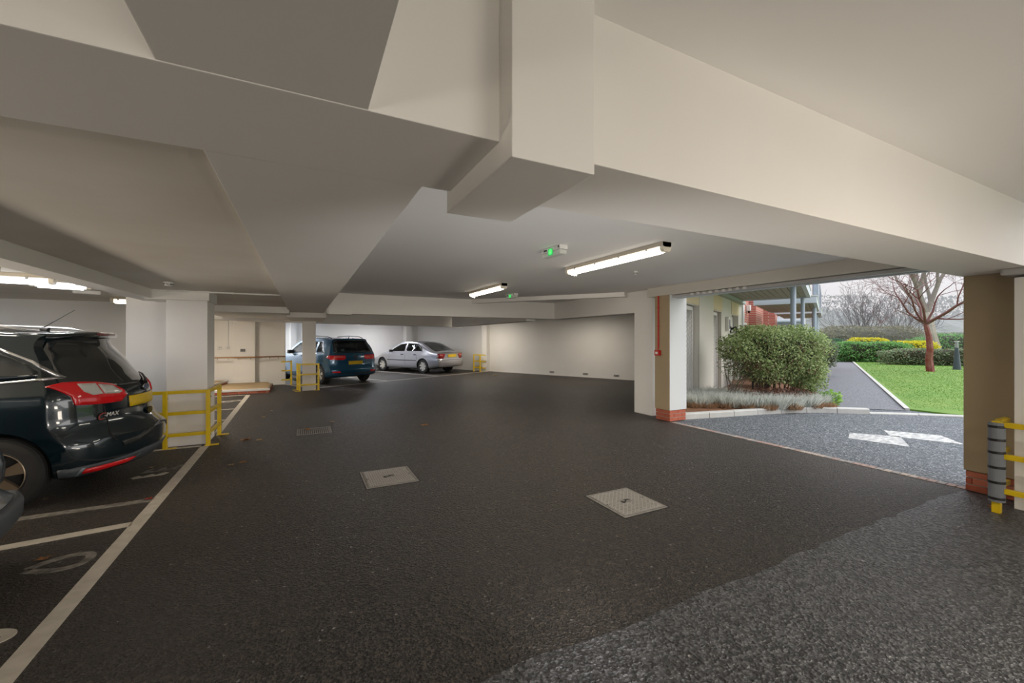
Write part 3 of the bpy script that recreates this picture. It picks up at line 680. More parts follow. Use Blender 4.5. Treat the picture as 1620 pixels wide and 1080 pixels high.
def make_car(c, label, loc, rz, paint, lower):
    root = thing('car', label, 'car', loc, rz); bpy.context.view_layer.update()
    c.root = root; c.cen = Vector((c.L / 2, 0, .6))
    b = build_body(c); body = obj('body', b, [paint, DARKIN], root, smooth=True)
    bm0 = bmesh.new(); bm0.from_mesh(body.data); c.bvh = BVHTree.FromBMesh(bm0); bm0.free()
    cs = []
    for wx in c.wheels:
        for sg in (1, -1):
            bb = bmesh.new(); tube(bb, [(wx, sg * (c.W - .27), c.wr + .01), (wx, sg * (c.W + .3), c.wr + .01)], c.wr + .045, 40); bmesh.ops.recalc_face_normals(bb, faces=bb.faces); cs.append(obj('cutter', bb, DARKIN))
    if c.cabin:
        bb = bmesh.new(); x0, x1, w0_, w1_, z0, z1, ins0, ins1 = c.cabin
        lo = [(x0, -w0_, z0), (x1, -w0_, z0), (x1, w0_, z0), (x0, w0_, z0)]; hi = [(x0 + ins0, -w1_, z1), (x1 - ins1, -w1_, z1), (x1 - ins1, w1_, z1), (x0 + ins0, w1_, z1)]
        V = [bb.verts.new(p_) for p_ in lo + hi]
        for f in ((3, 2, 1, 0), (4, 5, 6, 7), (0, 1, 5, 4), (1, 2, 6, 5), (2, 3, 7, 6), (3, 0, 4, 7)): bb.faces.new([V[i] for i in f])
        bmesh.ops.recalc_face_normals(bb, faces=bb.faces); cs.append(obj('cutter', bb, DARKIN))
        for o_ in c.side_glass: cs.append(prism_obj(o_, 'y', -1.3, 1.3))
        cs.append(prism_obj(c.rear_glass, 'x', -.5, c.cabin[0] + c.cabin[6] + .35))
    # parent transforms: cutters live in car space
    for k in cs: k.matrix_world = root.matrix_world
    cut(body, cs)
    # the boolean keeps slot 0 = paint, cutter faces carry the dark material
    body.data.shade_smooth()
    try: body.data.set_sharp_from_angle(angle=R(38))
    except Exception as ex: print('sharp', ex)
    for wx in c.wheels:
        for sg in (1, -1): wheel(root, wx, sg * (c.W - .125), c.wr, .205, c.rim, c.spokes, sg, c.twin)
    return root
def carpaint(name, col, flake=.35, rough=.28, coat=1.0, metal=.3):
    m = mat(name, col, rough, metal, .5, coat); return m
# ---------------------------------------------------------------- black estate car, largest
c = Car(); c.L = 4.42; c.W = .91; c.tumble = .30; c.rc = .50; c.rk = 2.2; c.fc = .35; c.wr = .325; c.wheels = (.92, 3.70); c.rim = GOLD; c.spokes = 5; c.twin = True; c.cabin = None
c.zr = [(0, 1.585), (.4, 1.60), (1.2, 1.625), (2.1, 1.62), (2.6, 1.55), (3.2, 1.24), (3.5, 1.07), (4.0, .96), (4.42, .80)]
c.zb = [(0, .225), (.3, .215), (.8, .20), (3.6, .20), (4.42, .26)]
c.belt = [(0, 1.07), (.8, 1.06), (2.0, .99), (3.2, .94), (4.42, .80)]
c.wd = [(0, .875), (.25, .90), (.9, .915), (2.5, .915), (3.8, .90), (4.42, .80)]
c.rear = [(.22, .13), (.30, .04), (.42, .0), (.54, .0), (.61, .02), (.65, .10), (.72, .13), (.90, .14), (1.0, .16), (1.06, .20), (1.10, .25), (1.3, .38), (1.5, .52), (1.56, .50), (1.62, .55)]
c.front = [(.2, .15), (.4, 0), (.7, .02), (.8, .12)]
BLACKP = carpaint('black_car_paint', (.004, .014, .020), rough=.16, metal=.25)
DGREY = mat('dark_bumper_plastic', (.06, .07, .08), .5)
car = make_car(c, 'shiny black people carrier with red tail lights and yellow number plate', (-1.45, 6.06, 0), math.pi - R(1.5), BLACKP, DGREY)
cr = cam_ray(car)
# tail lamp wraps round the corner
LAMP = [(73, 612), (98, 606), (128, 605), (150, 605), (176, 608), (194, 616), (199, 624), (190, 634), (165, 638), (140, 640), (118, 641), (112, 627), (92, 618)]
lamp = patch(c, 'tail_light', LAMP, cr, REDL, car, off=.016, step=4, mirror=True)
patch(c, 'clear_lens', [(120, 609), (149, 608), (161, 623), (146, 625), (131, 620)], cr, CLRL, car, off=.022, step=3, mirror=True)
patch(c, 'clear_lens', [(153, 609), (176, 611), (191, 619), (186, 622), (164, 623)], cr, CLRL, car, off=.022, step=3, mirror=True)
# rear screen, side glass and trims
patch(c, 'rear_window', [(-.60, 1.52), (-.3, 1.535), (.3, 1.535), (.60, 1.52), (.66, 1.42), (.765, 1.09), (.70, 1.06), (.35, 1.035), (-.35, 1.035), (-.70, 1.06), (-.765, 1.09), (-.66, 1.42)], rear_ray, DKGLASS, car, off=.005, step=.07)
SG = [(.63, 1.17), (.75, 1.29), (.95, 1.40), (1.25, 1.455), (1.66, 1.465), (1.66, 1.11), (1.0, 1.135)]
SG2 = [(1.72, 1.105), (1.72, 1.465), (2.5, 1.42), (2.62, 1.07)]
SG3 = [(2.70, 1.06), (2.60, 1.40), (2.9, 1.24), (3.25, 1.03)]
for s_ in (SG, SG2, SG3): patch(c, 'side_window', s_, side_ray, DKGLASS, car, off=.004, step=.06, mirror=True)
patch(c, 'chrome_trim', [(.53, 1.155), (.71, 1.315), (.93, 1.43), (1.25, 1.485), (2.0, 1.495), (2.0, 1.478), (1.25, 1.468), (.94, 1.412), (.73, 1.30), (.58, 1.165)], side_ray, CHROME, car, off=.007, step=.05, mirror=True)
patch(c, 'chrome_trim', [(.53, 1.15), (.60, 1.165), (1.0, 1.13), (1.7, 1.10), (3.3, 1.03), (3.3, 1.01), (1.7, 1.082), (1.0, 1.112)], side_ray, CHROME, car, off=.007, step=.05, mirror=True)
# lower bumper cladding, reflector, seams
patch(c, 'bumper_cladding', [(-.76, .235), (.76, .235), (.76, .325), (.5, .335), (.3, .36), (-.3, .36), (-.5, .335), (-.76, .325)], rear_ray, DGREY, car, off=.012, step=.05)
patch(c, 'bumper_cladding', [(.535, .235), (.52, .325), (.10, .33), (.10, .24)], side_ray, DGREY, car, off=.012, step=.05, mirror=True)
patch(c, 'reflector', [(.40, .300), (.46, .268), (.70, .262), (.78, .27), (.78, .30)], rear_ray, REDL, car, off=.024, step=.03, mirror=True)
patch(c, 'reflector_surround', [(.35, .315), (.43, .255), (.80, .25), (.80, .315)], rear_ray, mat('grey_blue_plastic', (.20, .24, .27), .4), car, off=.016, step=3, mirror=True)
patch(c, 'panel_gap', [(163, 641), (165, 641), (171, 665), (175, 684), (186, 696), (184, 697), (173, 686), (169, 666)], cr, SEAM, car, off=.003, step=2, mirror=True)
patch(c, 'boot_sill', [(193, 697), (220, 689), (245, 671), (254, 661), (253, 666), (240, 680), (222, 694), (196, 704)], cr, mat('sill_plastic', (.035, .036, .035), .25), car, off=.012, step=3, mirror=True)
def plate_at(cx_z, hw, hh, m, name, y=0., off=.01, parent=None, xo=None):
    h = c.bvh.ray_cast(Vector((-3, y, cx_z)), Vector((1, 0, 0)))[0]; b = bmesh.new()
    bx(b, h.x - off - .008, h.x - off, y - hw, y + hw, cx_z - hh, cx_z + hh, bev=.003); return obj(name, b, m, parent or car)
h_ = c.bvh.ray_cast(Vector((-3, 0, .85)), Vector((1, 0, 0)))[0]
patch(c, 'plate_frame', [(-.235, .80), (.335, .80), (.335, .925), (-.235, .925)], rear_ray, BLKP, car, off=.006, step=.06); patch(c, 'number_plate', [(-.225, .807), (.325, .807), (.325, .918), (-.225, .918)], rear_ray, PLATE, car, off=.014, step=.06)
def oval(name, x, y, z, ry, rz_, m, parent, th=.008):
    b = bmesh.new(); A = [b.verts.new((x, y + ry * math.cos(t), z + rz_ * math.sin(t))) for t in [2 * math.pi * k / 28 for k in range(28)]]; B_ = [b.verts.new((v_.co.x + th, v_.co.y, v_.co.z)) for v_ in A]
    b.faces.new(A); b.faces.new(B_[::-1])
    for k in range(28): b.faces.new((A[k], B_[k], B_[(k + 1) % 28], A[(k + 1) % 28]))
    bmesh.ops.recalc_face_normals(b, faces=b.faces); return obj(name, b, m, parent)
def text_obj(name, s, size, m, parent, loc, rot, ext=.002, shear=0, font_w=1):
    cu = bpy.data.curves.new(name, 'FONT'); cu.body = s; cu.size = size; cu.extrude = ext; cu.shear = shear; cu.align_x = 'CENTER'; cu.align_y = 'CENTER'
    o = bpy.data.objects.new(name, cu); C.objects.link(o); bpy.context.view_layer.update()
    me = bpy.data.meshes.new_from_object(o.evaluated_get(bpy.context.evaluated_depsgraph_get())); bpy.data.objects.remove(o, do_unlink=True)
    o = obj(name, me, m, parent); o.location = loc; o.rotation_euler = rot; return o
xb = c.bvh.ray_cast(Vector((-3, 0, 1.0)), Vector((1, 0, 0)))[0].x
bd = oval('badge', xb - .02, 0, .985, .085, .036, CHROME, car); oval('badge_face', xb - .023, 0, .985, .077, .029, mat('badge_blue', (.10, .13, .22), .2), bd, .004)
text_obj('badge_script', 'Ford', .052, CHROME, bd, (xb - .025, 0, .985), (R(90), 0, R(-90)), .001, .3)
lx = lambda y_: c.bvh.ray_cast(Vector((-3, y_, .76)), Vector((1, 0, 0)))[0].x
text_obj('lettering', 'C', .095, mat('red_chrome', (.55, .12, .10), .25, .6), car, (lx(.62) - .012, .62, .755), (R(90), 0, R(-90) - R(32)), .003, .35)
text_obj('lettering', '-MAX', .058, STEELW, car, (lx(.53) - .012, .53, .765), (R(90), 0, R(-90) - R(27)), .003, .25)
# spoiler with brake light, rails, aerial, wiper
b = bmesh.new(); rows = []
for k in range(15):
    y = -.62 + 1.24 * k / 14; q = (abs(y) / .62) ** 2; xt = .47 + .14 * q; xf = .92
    rows.append([b.verts.new((xf, y, 1.600 - .02 * q)), b.verts.new((xt + .1, y, 1.598 - .03 * q)), b.verts.new((xt, y, 1.583 - .035 * q)), b.verts.new((xt + .005, y, 1.555 - .035 * q)), b.verts.new((xt + .15, y, 1.535 - .03 * q)), b.verts.new((xf, y, 1.54))])
for r0, r1 in zip(rows, rows[1:]):
    for i in range(6): b.faces.new((r0[i], r0[(i + 1) % 6], r1[(i + 1) % 6], r1[i]))
b.faces.new(rows[0]); b.faces.new(rows[-1][::-1]); bmesh.ops.recalc_face_normals(b, faces=b.faces)
spo = obj('spoiler', b, BLACKP, car, smooth=True)
b = bmesh.new(); rows = []
for k in range(9):
    y = -.20 + .40 * k / 8; q = (abs(y) / .62) ** 2; xt = .462 + .14 * q
    rows.append([b.verts.new((xt + .02, y, 1.585)), b.verts.new((xt, y, 1.58)), b.verts.new((xt + .002, y, 1.556)), b.verts.new((xt + .02, y, 1.552))])
for r0, r1 in zip(rows, rows[1:]):
    for i in range(4): b.faces.new((r0[i], r0[(i + 1) % 4], r1[(i + 1) % 4], r1[i]))
b.faces.new(rows[0]); b.faces.new(rows[-1][::-1]); bmesh.ops.recalc_face_normals(b, faces=b.faces); obj('brake_light', b, mat('dim_red_lens', (.16, .02, .02), .2), spo)
for sg in (1, -1):
    b = bmesh.new(); tube(b, [(.85, sg * .60, 1.60), (1.05, sg * .615, 1.645), (1.5, sg * .63, 1.668), (2.2, sg * .63, 1.665), (2.6, sg * .60, 1.60)], .014, 8); obj('roof_rail', b, ALLOY, car, smooth=True)
b = bmesh.new(); tube(b, [(.95, 0, 1.61), (1.0, 0, 1.63), (.985, 0, 1.645)], [.035, .02, .008], 10); ae = obj('aerial', b, BLKP, car)
b = bmesh.new(); tube(b, [(.985, 0, 1.64), (.74, .0, 1.83)], [.005, .003], 6); obj('aerial_rod', b, BLKP, ae)
def on_rear(y, z, o_=.02): h = c.bvh.ray_cast(Vector((-3, y, z)), Vector((1, 0, 0)))[0]; return (h.x - o_, y, z)
b = bmesh.new(); tube(b, [on_rear(-.02, 1.03), on_rear(-.10, 1.07, .035), on_rear(-.28, 1.11, .035), on_rear(-.48, 1.12, .03)], [.022, .013, .009, .006], 8); obj('wiper', b, BLKP, car)
b = bmesh.new(); h = on_rear(.50, .46, 0); tube(b, [(h[0] - .006, .50, .46), (h[0] + .01, .50, .46)], .011, 12); obj('parking_sensor', b, DGREY, car)
oval('boot_emblem', on_rear(0, .72)[0], 0, .72, .075, .04, mat('dark_chrome', (.05, .05, .05), .15, .8), car)
b = bmesh.new(); bx(b, 1.35, 3.2, -.6, .6, .16, .205); obj('underbody', b, DARKIN, car)

# ---------------------------------------------------------------- blue hatchback people carrier
c = Car(); c.L = 4.30; c.W = .90; c.tumble = .32; c.rc = .12; c.rk = 3.; c.fc = .35; c.wr = .325; c.wheels = (.82, 3.50); c.rim = mat('pale_alloy', (.68, .64, .56), .35, .5); c.spokes = 5; c.twin = True
c.zr = [(0, 1.535), (.5, 1.56), (1.5, 1.58), (2.3, 1.53), (2.7, 1.42), (3.2, 1.12), (3.4, 1.02), (3.9, .95), (4.3, .78)]
c.zb = [(0, .27), (.3, .22), (.8, .18), (3.6, .18), (4.3, .22)]
c.belt = [(0, 1.04), (1, 1.02), (2.2, .99), (3.2, .96), (4.3, .8)]
c.wd = [(0, .86), (.3, .89), (.9, .905), (2.5, .905), (3.6, .89), (4.3, .78)]
c.rear = [(.22, .14), (.32, .03), (.45, 0), (.56, .01), (.62, .07), (.80, .07), (.98, .09), (1.03, .13), (1.2, .22), (1.45, .38), (1.53, .36), (1.6, .4)]
c.front = [(.2, .12), (.4, 0), (.6, .02), (.8, .12)]
c.cabin = (.30, 3.15, .77, .58, .80, 1.47, .20, .55)
c.side_glass = [[(.62, 1.10), (.86, 1.40), (1.05, 1.42), (1.05, 1.07)], [(1.12, 1.07), (1.12, 1.43), (1.85, 1.44), (1.85, 1.05)], [(1.93, 1.05), (1.93, 1.435), (2.45, 1.38), (2.85, 1.12), (2.9, 1.04)]]
c.rear_glass = [(-.62, 1.10), (.62, 1.10), (.53, 1.42), (-.53, 1.42)]
BLUEP = carpaint('petrol_blue_car_paint', (.014, .10, .20), rough=.25, metal=.35)
GLS = clear_glass('tinted_car_glass', (.50, .62, .56)); GLD = clear_glass('dark_tinted_car_glass', (.30, .40, .37))
VDIR = R(116)
car = make_car(c, 'metallic blue people carrier parked behind the white column with the yellow cage', (1.62, 14.95, 0), VDIR, BLUEP, BLKP)
def shell_bits(c, car, glass_side, glass_rear, trim_m, off=.003):
    for s_ in c.side_glass: patch(c, 'side_window', s_, side_ray, glass_side, car, off=-.004, step=.1, mirror=True, thick=0)
    g = c.rear_glass; patch(c, 'rear_window', g, rear_ray, glass_rear, car, off=-.004, step=.1, thick=0)
    for sx in (.9, 1.95):
        for sy in (-.36, .36):
            b = bmesh.new(); bx(b, sx, sx + .14, sy - .22, sy + .22, .55, 1.16, bev=.04); bx(b, sx + .02, sx + .12, sy - .11, sy + .11, 1.19, 1.36, bev=.03); obj('seat', b, mat('seat_cloth', (.05, .052, .055), .9), car)
shell_bits(c, car, GLS, GLD, CHROME)
patch(c, 'rear_window_surround', [(-.64, 1.06), (.64, 1.06), (.70, 1.09), (.60, 1.48), (.3, 1.50), (-.3, 1.50), (-.60, 1.48), (-.70, 1.09), (-.62, 1.10), (-.53, 1.42), (.53, 1.42), (.62, 1.10), (-.62, 1.10), (-.70, 1.088)][0:0] or [(-.70, 1.045), (.70, 1.045), (.70, 1.10), (-.70, 1.10)], rear_ray, DKGLASS, car, off=.004, step=.1)
patch(c, 'rear_window_surround', [(-.60, 1.42), (.60, 1.42), (.56, 1.49), (-.56, 1.49)], rear_ray, DKGLASS, car, off=.004, step=.1)
for sg in (1, -1): patch(c, 'rear_window_surround', [(sg * .62, 1.10), (sg * .72, 1.08), (sg * .63, 1.45), (sg * .53, 1.42)], rear_ray, DKGLASS, car, off=.004, step=.1)
patch(c, 'chrome_trim', [(.55, 1.03), (.60, 1.06), (2.9, 1.0), (2.9, .98), (1.2, 1.01)], side_ray, CHROME, car, off=.005, step=.1, mirror=True)
patch(c, 'chrome_trim', [(.54, 1.05), (.86, 1.45), (1.0, 1.45), (.88, 1.42), (.60, 1.08)], side_ray, CHROME, car, off=.005, step=.1, mirror=True)
diag = lambda p: (Vector((-2, 2 , p[1])) + Vector((.7071, .7071, 0)) * p[0], Vector((.7071, -.7071, 0)))
patch(c, 'tail_light', [(.30, .82), (1.02, .80), (1.10, .90), (1.02, .97), (.42, .99), (.30, .93)][0:0] or [(1.10, .86), (1.12, .97), (1.60, .98), (1.68, .91), (1.50, .83), (1.18, .82)], lambda p: (Vector((-2, 1.75, p[1])) + Vector((.7071, .7071, 0)) * (p[0] - .62), Vector((.7071, -.7071, 0))), REDL, car, off=.008, step=.05, mirror=True)
patch(c, 'lamp_highlight', [(1.18, .90), (1.18, .94), (1.42, .945), (1.42, .905)], lambda p: (Vector((-2, 1.75, p[1])) + Vector((.7071, .7071, 0)) * (p[0] - .62), Vector((.7071, -.7071, 0))), mat('lens_highlight_red', (.8, .25, .2), .2), car, off=.012, step=.05, mirror=True)  # pale patch is a highlight painted on the red lens
c_ = c
def plate2(c, car, z, hw, hh, y=0):
    h = c.bvh.ray_cast(Vector((-3, y, z)), Vector((1, 0, 0)))[0]; b = bmesh.new(); bx(b, h.x - .02, h.x - .008, y - hw, y + hw, z - hh, z + hh, bev=.002); return obj('number_plate', b, PLATE, car)
plate2(c, car, .72, .26, .058)
patch(c, 'reflector', [(.55, .40), (.80, .41), (.80, .45), (.57, .45)], rear_ray, REDL, car, off=.006, step=.05, mirror=True)
patch(c, 'lower_bumper', [(-.82, .23), (.82, .23), (.82, .38), (-.82, .38)], rear_ray, BLKP, car, off=.006, step=.08)
xb = c.bvh.ray_cast(Vector((-3, 0, .92)), Vector((1, 0, 0)))[0].x
bd = oval('badge', xb - .018, 0, .91, .07, .07, CHROME, car); oval('badge_face', xb - .021, 0, .91, .058, .058, mat('badge_dark', (.05, .07, .10), .2), bd, .004)
text_obj('badge_letters', 'VW', .07, CHROME, bd, (xb - .023, 0, .91), (R(90), 0, R(-90)), .001)
for sg in (1, -1):
    b = bmesh.new(); tube(b, [(.55, sg * .58, 1.54), (.8, sg * .60, 1.60), (1.5, sg * .61, 1.625), (2.2, sg * .60, 1.60), (2.4, sg * .58, 1.53)], .013, 6); obj('roof_rail', b, BLKP, car)
b = bmesh.new(); tube(b, [(.50, 0, 1.55), (.45, 0, 1.60)], [.02, .006], 6); obj('aerial', b, BLKP, car)
for wx_ in (1.2, 2.0):
    patch(c, 'door_handle', [(wx_, .93), (wx_ + .2, .93), (wx_ + .2, .955), (wx_, .955)], side_ray, BLUEP, car, off=.022, step=.05, mirror=True)
for sg in (1, -1):
    b = bmesh.new(); bx(b, 2.70, 2.84, sg * .92 - .09, sg * .92 + .09, 1.0, 1.13, bev=.03); obj('wing_mirror', b, BLKP, car)
for xs_ in (1.09, 1.89): patch(c, 'panel_gap', [(xs_, .30), (xs_ + .008, .30), (xs_ + .008, 1.0), (xs_, 1.0)], side_ray, SEAM, car, off=.002, step=.1, mirror=True)

# ---------------------------------------------------------------- silver five-door saloon
c = Car(); c.L = 4.66; c.W = .875; c.tumble = .40; c.rc = .12; c.rk = 3.; c.fc = .40; c.wr = .308; c.wheels = (1.02, 3.72); c.rim = mat('hubcap_silver', (.66, .64, .60), .4, .4); c.spokes = 7; c.twin = False
c.zr = [(0, .955), (.35, .99), (.6, 1.07), (1.0, 1.24), (1.5, 1.39), (2.0, 1.425), (2.5, 1.41), (2.9, 1.28), (3.35, 1.02), (3.6, .93), (4.2, .82), (4.66, .66)]
c.zb = [(0, .30), (.3, .25), (.8, .19), (3.6, .19), (4.66, .24)]
c.belt = [(0, .93), (.5, .94), (1.5, .93), (3.3, .89), (4.66, .7)]
c.wd = [(0, .80), (.4, .85), (1.0, .875), (3, .875), (3.9, .86), (4.66, .74)]
c.rear = [(.25, .10), (.35, .02), (.5, 0), (.60, .01), (.64, .05), (.85, .06), (.95, .03), (1.0, .02)]
c.front = [(.2, .10), (.4, 0), (.55, .03), (.7, .12)]
c.cabin = (.85, 3.2, .76, .52, .70, 1.33, .55, .50)
c.side_glass = [[(1.12, .98), (1.22, 1.12), (1.52, 1.28), (2.13, 1.31), (2.10, .965)], [(2.19, .965), (2.21, 1.315), (2.60, 1.27), (3.0, 1.07), (3.1, .945)]]
c.rear_glass = [(-.60, 1.04), (.60, 1.04), (.48, 1.32), (-.48, 1.32)]
SILVP = carpaint('silver_car_paint', (.42, .42, .46), rough=.32, metal=.55)
car = make_car(c, 'silver saloon car parked in the far corner beside the blue car', (5.93, 17.60, 0), R(119.5), SILVP, BLKP)
for s_ in c.side_glass: patch(c, 'side_window', s_, side_ray, GLS, car, off=-.004, step=.1, mirror=True, thick=0)
patch(c, 'rear_window', [(.42, -.62), (.42, .62), (.62, .64), (1.40, .50), (1.45, 0), (1.40, -.50), (.62, -.64)], top_ray, DKGLASS, car, off=.004, step=.1)
for sx in (1.25, 2.2):
    for sy in (-.36, .36):
        b = bmesh.new(); bx(b, sx, sx + .14, sy - .22, sy + .22, .45, 1.02, bev=.04); bx(b, sx + .02, sx + .12, sy - .1, sy + .1, 1.04, 1.18, bev=.03); obj('seat', b, mat('seat_cloth', (.05, .052, .055), .9), car)
rr_ = lambda p: (Vector((-2, 1.75, p[1])) + Vector((.7071, .7071, 0)) * (p[0] - .62), Vector((.7071, -.7071, 0)))
patch(c, 'tail_light', [(1.22, .66), (1.14, .86), (1.50, .88), (1.52, .68)], rr_, mat('dark_red_lens', (.28, .01, .015), .15, coat=.5), car, off=.008, step=.05, mirror=True)
patch(c, 'lamp_highlight', [(1.26, .78), (1.25, .82), (1.40, .82), (1.40, .78)], rr_, mat('lens_highlight_red', (.8, .25, .2), .2), car, off=.012, step=.05, mirror=True)  # likewise a highlight painted on the dark lens
plate2(c, car, .78, .26, .058)
patch(c, 'rubbing_strip', [(1.42, .545), (3.35, .545), (3.35, .575), (1.42, .575)], side_ray, BLKP, car, off=.012, step=.08, mirror=True)
patch(c, 'panel_gap', [(-.80, .60), (.80, .60), (.80, .612), (-.80, .612)], rear_ray, SEAM, car, off=.003, step=.08)
for xs_ in (1.38, 2.14, 3.2): patch(c, 'panel_gap', [(xs_, .27), (xs_ + .008, .27), (xs_ + .008, .93), (xs_, .93)], side_ray, SEAM, car, off=.002, step=.1, mirror=True)
for wx_ in (1.42, 2.25): patch(c, 'door_handle', [(wx_, .80), (wx_ + .17, .80), (wx_ + .17, .835), (wx_, .835)], side_ray, BLKP, car, off=.014, step=.05, mirror=True)
patch(c, 'window_frame', [(1.04, .955), (1.14, 1.13), (1.50, 1.315), (2.2, 1.345), (2.2, 1.31), (1.52, 1.285), (1.22, 1.125), (1.12, .975)], side_ray, BLKP, car, off=.004, step=.06, mirror=True)
for sg in (1, -1):
    b = bmesh.new(); bx(b, 2.98, 3.10, sg * .90 - .08, sg * .90 + .08, .92, 1.03, bev=.03); obj('wing_mirror', b, BLKP, car)
patch(c, 'headlight', [(4.25, .60), (4.55, .58), (4.45, .70), (4.25, .72)], side_ray, CLRL, car, off=.006, step=.05, mirror=True)

# ---------------------------------------------------------------- grey car at the left edge
c = Car(); c.L = 4.0; c.W = .88; c.tumble = .30; c.rc = .22; c.rk = 3.; c.fc = .4; c.wr = .30; c.wheels = (.75, 3.25); c.rim = ALLOY; c.spokes = 5; c.twin = False; c.cabin = None
c.zr = [(0, 1.45), (1, 1.5), (2, 1.48), (2.8, 1.1), (3.3, .95), (4.0, .75)]
c.zb = [(0, .30), (.3, .24), (.8, .20), (3.4, .20), (4.0, .26)]
c.belt = [(0, 1.0), (1.5, .97), (4.0, .75)]; c.wd = [(0, .82), (.3, .86), (.9, .88), (3.2, .88), (4.0, .75)]
c.rear = [(.2, .16), (.28, .05), (.34, .01), (.42, .0), (.45, .03), (.47, .12), (.55, .08), (.66, .07), (.78, .10), (.9, .14), (1.0, .18), (1.2, .3), (1.5, .5)]
c.front = [(.2, .12), (.4, 0), (.7, .05)]
GREYPT = carpaint('grey_car_paint', (.20, .23, .26), rough=.35, metal=.4)
car = make_car(c, 'grey hatchback at the left edge, only its bumper corner in view', (-1.645, 3.40, 0), math.pi, GREYPT, BLKP)
patch(c, 'bumper', [(-.90, .30), (.90, .30), (.90, .445), (-.90, .445)], rear_ray, DGREY, car, off=.03, step=.07)
mrr = lambda p: (Vector((-2, -1.75, p[1])) + Vector((.7071, -.7071, 0)) * (p[0] - .62), Vector((.7071, .7071, 0)))
patch(c, 'tail_light', [(1.22, .86), (1.24, 1.02), (1.56, 1.0), (1.58, .86)], mrr, REDL, car, off=.01, step=.05, mirror=True)
patch(c, 'sill_trim', [(-.85, .23), (.85, .23), (.85, .29), (-.85, .29)], rear_ray, GREYP, car, off=.02, step=.07)
# ================================================================== CEILING LIGHTS
def batten(label, x, y, z, L, rz, cool=False, sensor=True, energy=8, group='linear ceiling lights', seg=1):
    t = thing('ceiling_light', label, 'light', (x, y, z), rz, group)
    def rb(x0, x1, w0, w1, z0, z1, name, m, par=t):
        b = bmesh.new(); n = 8
        P_ = [(-w0, z1)] + [(-w1 * math.cos(a), z0 + (z1 - z0) * .55 * (1 - math.sin(a))) for a in [math.pi * .5 * k / 5 for k in range(0, 6)]]
        P_ = [(-w0, z1), (-w0, z0 + (z1 - z0) * .6), (-w1 * .92, z0 + (z1 - z0) * .22), (-w1 * .6, z0), (w1 * .6, z0), (w1 * .92, z0 + (z1 - z0) * .22), (w0, z0 + (z1 - z0) * .6), (w0, z1)]
        A = [b.verts.new((x0, p[0], p[1])) for p in P_]; B_ = [b.verts.new((x1, p[0], p[1])) for p in P_]
        b.faces.new(A[::-1]); b.faces.new(B_)
        for i in range(len(P_)): b.faces.new((A[i], A[(i + 1) % len(P_)], B_[(i + 1) % len(P_)], B_[i]))
        bmesh.ops.recalc_face_normals(b, faces=b.faces); return obj(name, b, m, par)
    h = L / 2
    rb(-h, h, .06, .065, -.05, 0, 'housing', mat('light_housing', (.50, .45, .37), .5))
    rb(-h + .035, h - .035, .055, .055, -.095, -.045, 'diffuser', mat('lit_cool_diffuser', (.9, .9, .95), .25, emit=(.93, .94, 1), estr=3.4) if cool else DIFF)
    for s in (-1, 1): rb(min(s * h, s * (h - .04)), max(s * h, s * (h - .04)), .058, .062, -.098, -.002, 'end_cap', mat('light_end_cap', (.75, .70, .58), .35))
    b = bmesh.new(); tube(b, [(-h + .06, 0, -.0955), (h - .06, 0, -.0955)], .014, 8); obj('tube', b, TUBE_C if cool else TUBE, t)
    n = max(2, int(L / .35))
    for k in range(n):
        xx = -h + L * (k + .5) / n
        for s in (-1, 1): b = bmesh.new(); bx(b, xx - .012, xx + .012, s * .062 - .006, s * .062 + .006, -.062, -.036); obj('clip', b, CHROME, t)
    if sensor:
        b = bmesh.new(); tube(b, [(-h + .12, .02, -.09), (-h + .12, .02, -.125)], [.028, .02], 12); obj('sensor', b, STEELW, t)
    if energy:
        ld = bpy.data.lights.new('lamp_glow', 'AREA'); ld.shape = 'RECTANGLE'; ld.size = L * .9; ld.size_y = .07; ld.energy = energy; ld.color = (.93, .95, 1) if cool else (1, .90, .76)
        lo = bpy.data.objects.new('lamp_glow', ld); C.objects.link(lo); lo.parent = t; lo.location = (0, 0, -.112)
    return t
ALB = math.pi / 2
def uplighter(label, x, y, z, rz, tilt, en, sx=1.1, sy=.35, col=(1, .88, .73)):  # unseen fill lamps, added to brighten the ceilings and beams
    t = thing('added_uplighter', label, 'light', (x, y, z), rz, 'added fill uplighters out of view')
    b = bmesh.new(); bx(b, -sx / 2, sx / 2, -.12, .0, -.08, .02, bev=.01); obj('housing', b, STEELW, t)
    ld = bpy.data.lights.new('lamp_glow', 'AREA'); ld.shape = 'RECTANGLE'; ld.size = sx; ld.size_y = sy; ld.energy = en; ld.color = col; ld.spread = R(115)
    lo = bpy.data.objects.new('lamp_glow', ld); C.objects.link(lo); lo.parent = t; lo.location = (0, .2, .05); lo.rotation_euler = (math.pi - tilt, 0, 0)
uplighter('added fill uplighter right of the aisle behind the photographer', 3.6, -4.2, .9, 0, R(82), 17)
uplighter('added fill uplighter left of the aisle behind the photographer', -2.6, -3.4, .9, 0, R(82), 20)
uplighter('added fill uplighter at the far end behind the photographer', .6, -7.0, 1.0, 0, R(84), 20)
uplighter('added fill uplighter by the left wall behind the parked cars', -6.6, 4.0, .9, -ALB, R(45), 150)
uplighter('low added fill uplighter behind the photographer', 2.6, -1.0, .30, 0, R(70), 16)
uplighter('low added fill uplighter under the cross beam, just below the view', 1.0, 1.2, .08, R(-28), R(56), 13, .6, .3, col=(.97, .96, .96))
batten('long lit batten light on the middle ceiling, nearest and largest', 3.27, 3.88, 2.498, 1.72, -ALB, energy=22)
batten('smaller lit batten light farther back on the middle ceiling', 3.14, 7.33, 2.498, 1.60, -ALB, energy=26)
batten('white batten light over the left bays, cut by the left frame edge', -3.35, 6.12, 2.208, 1.9, R(8), True, False, energy=12)
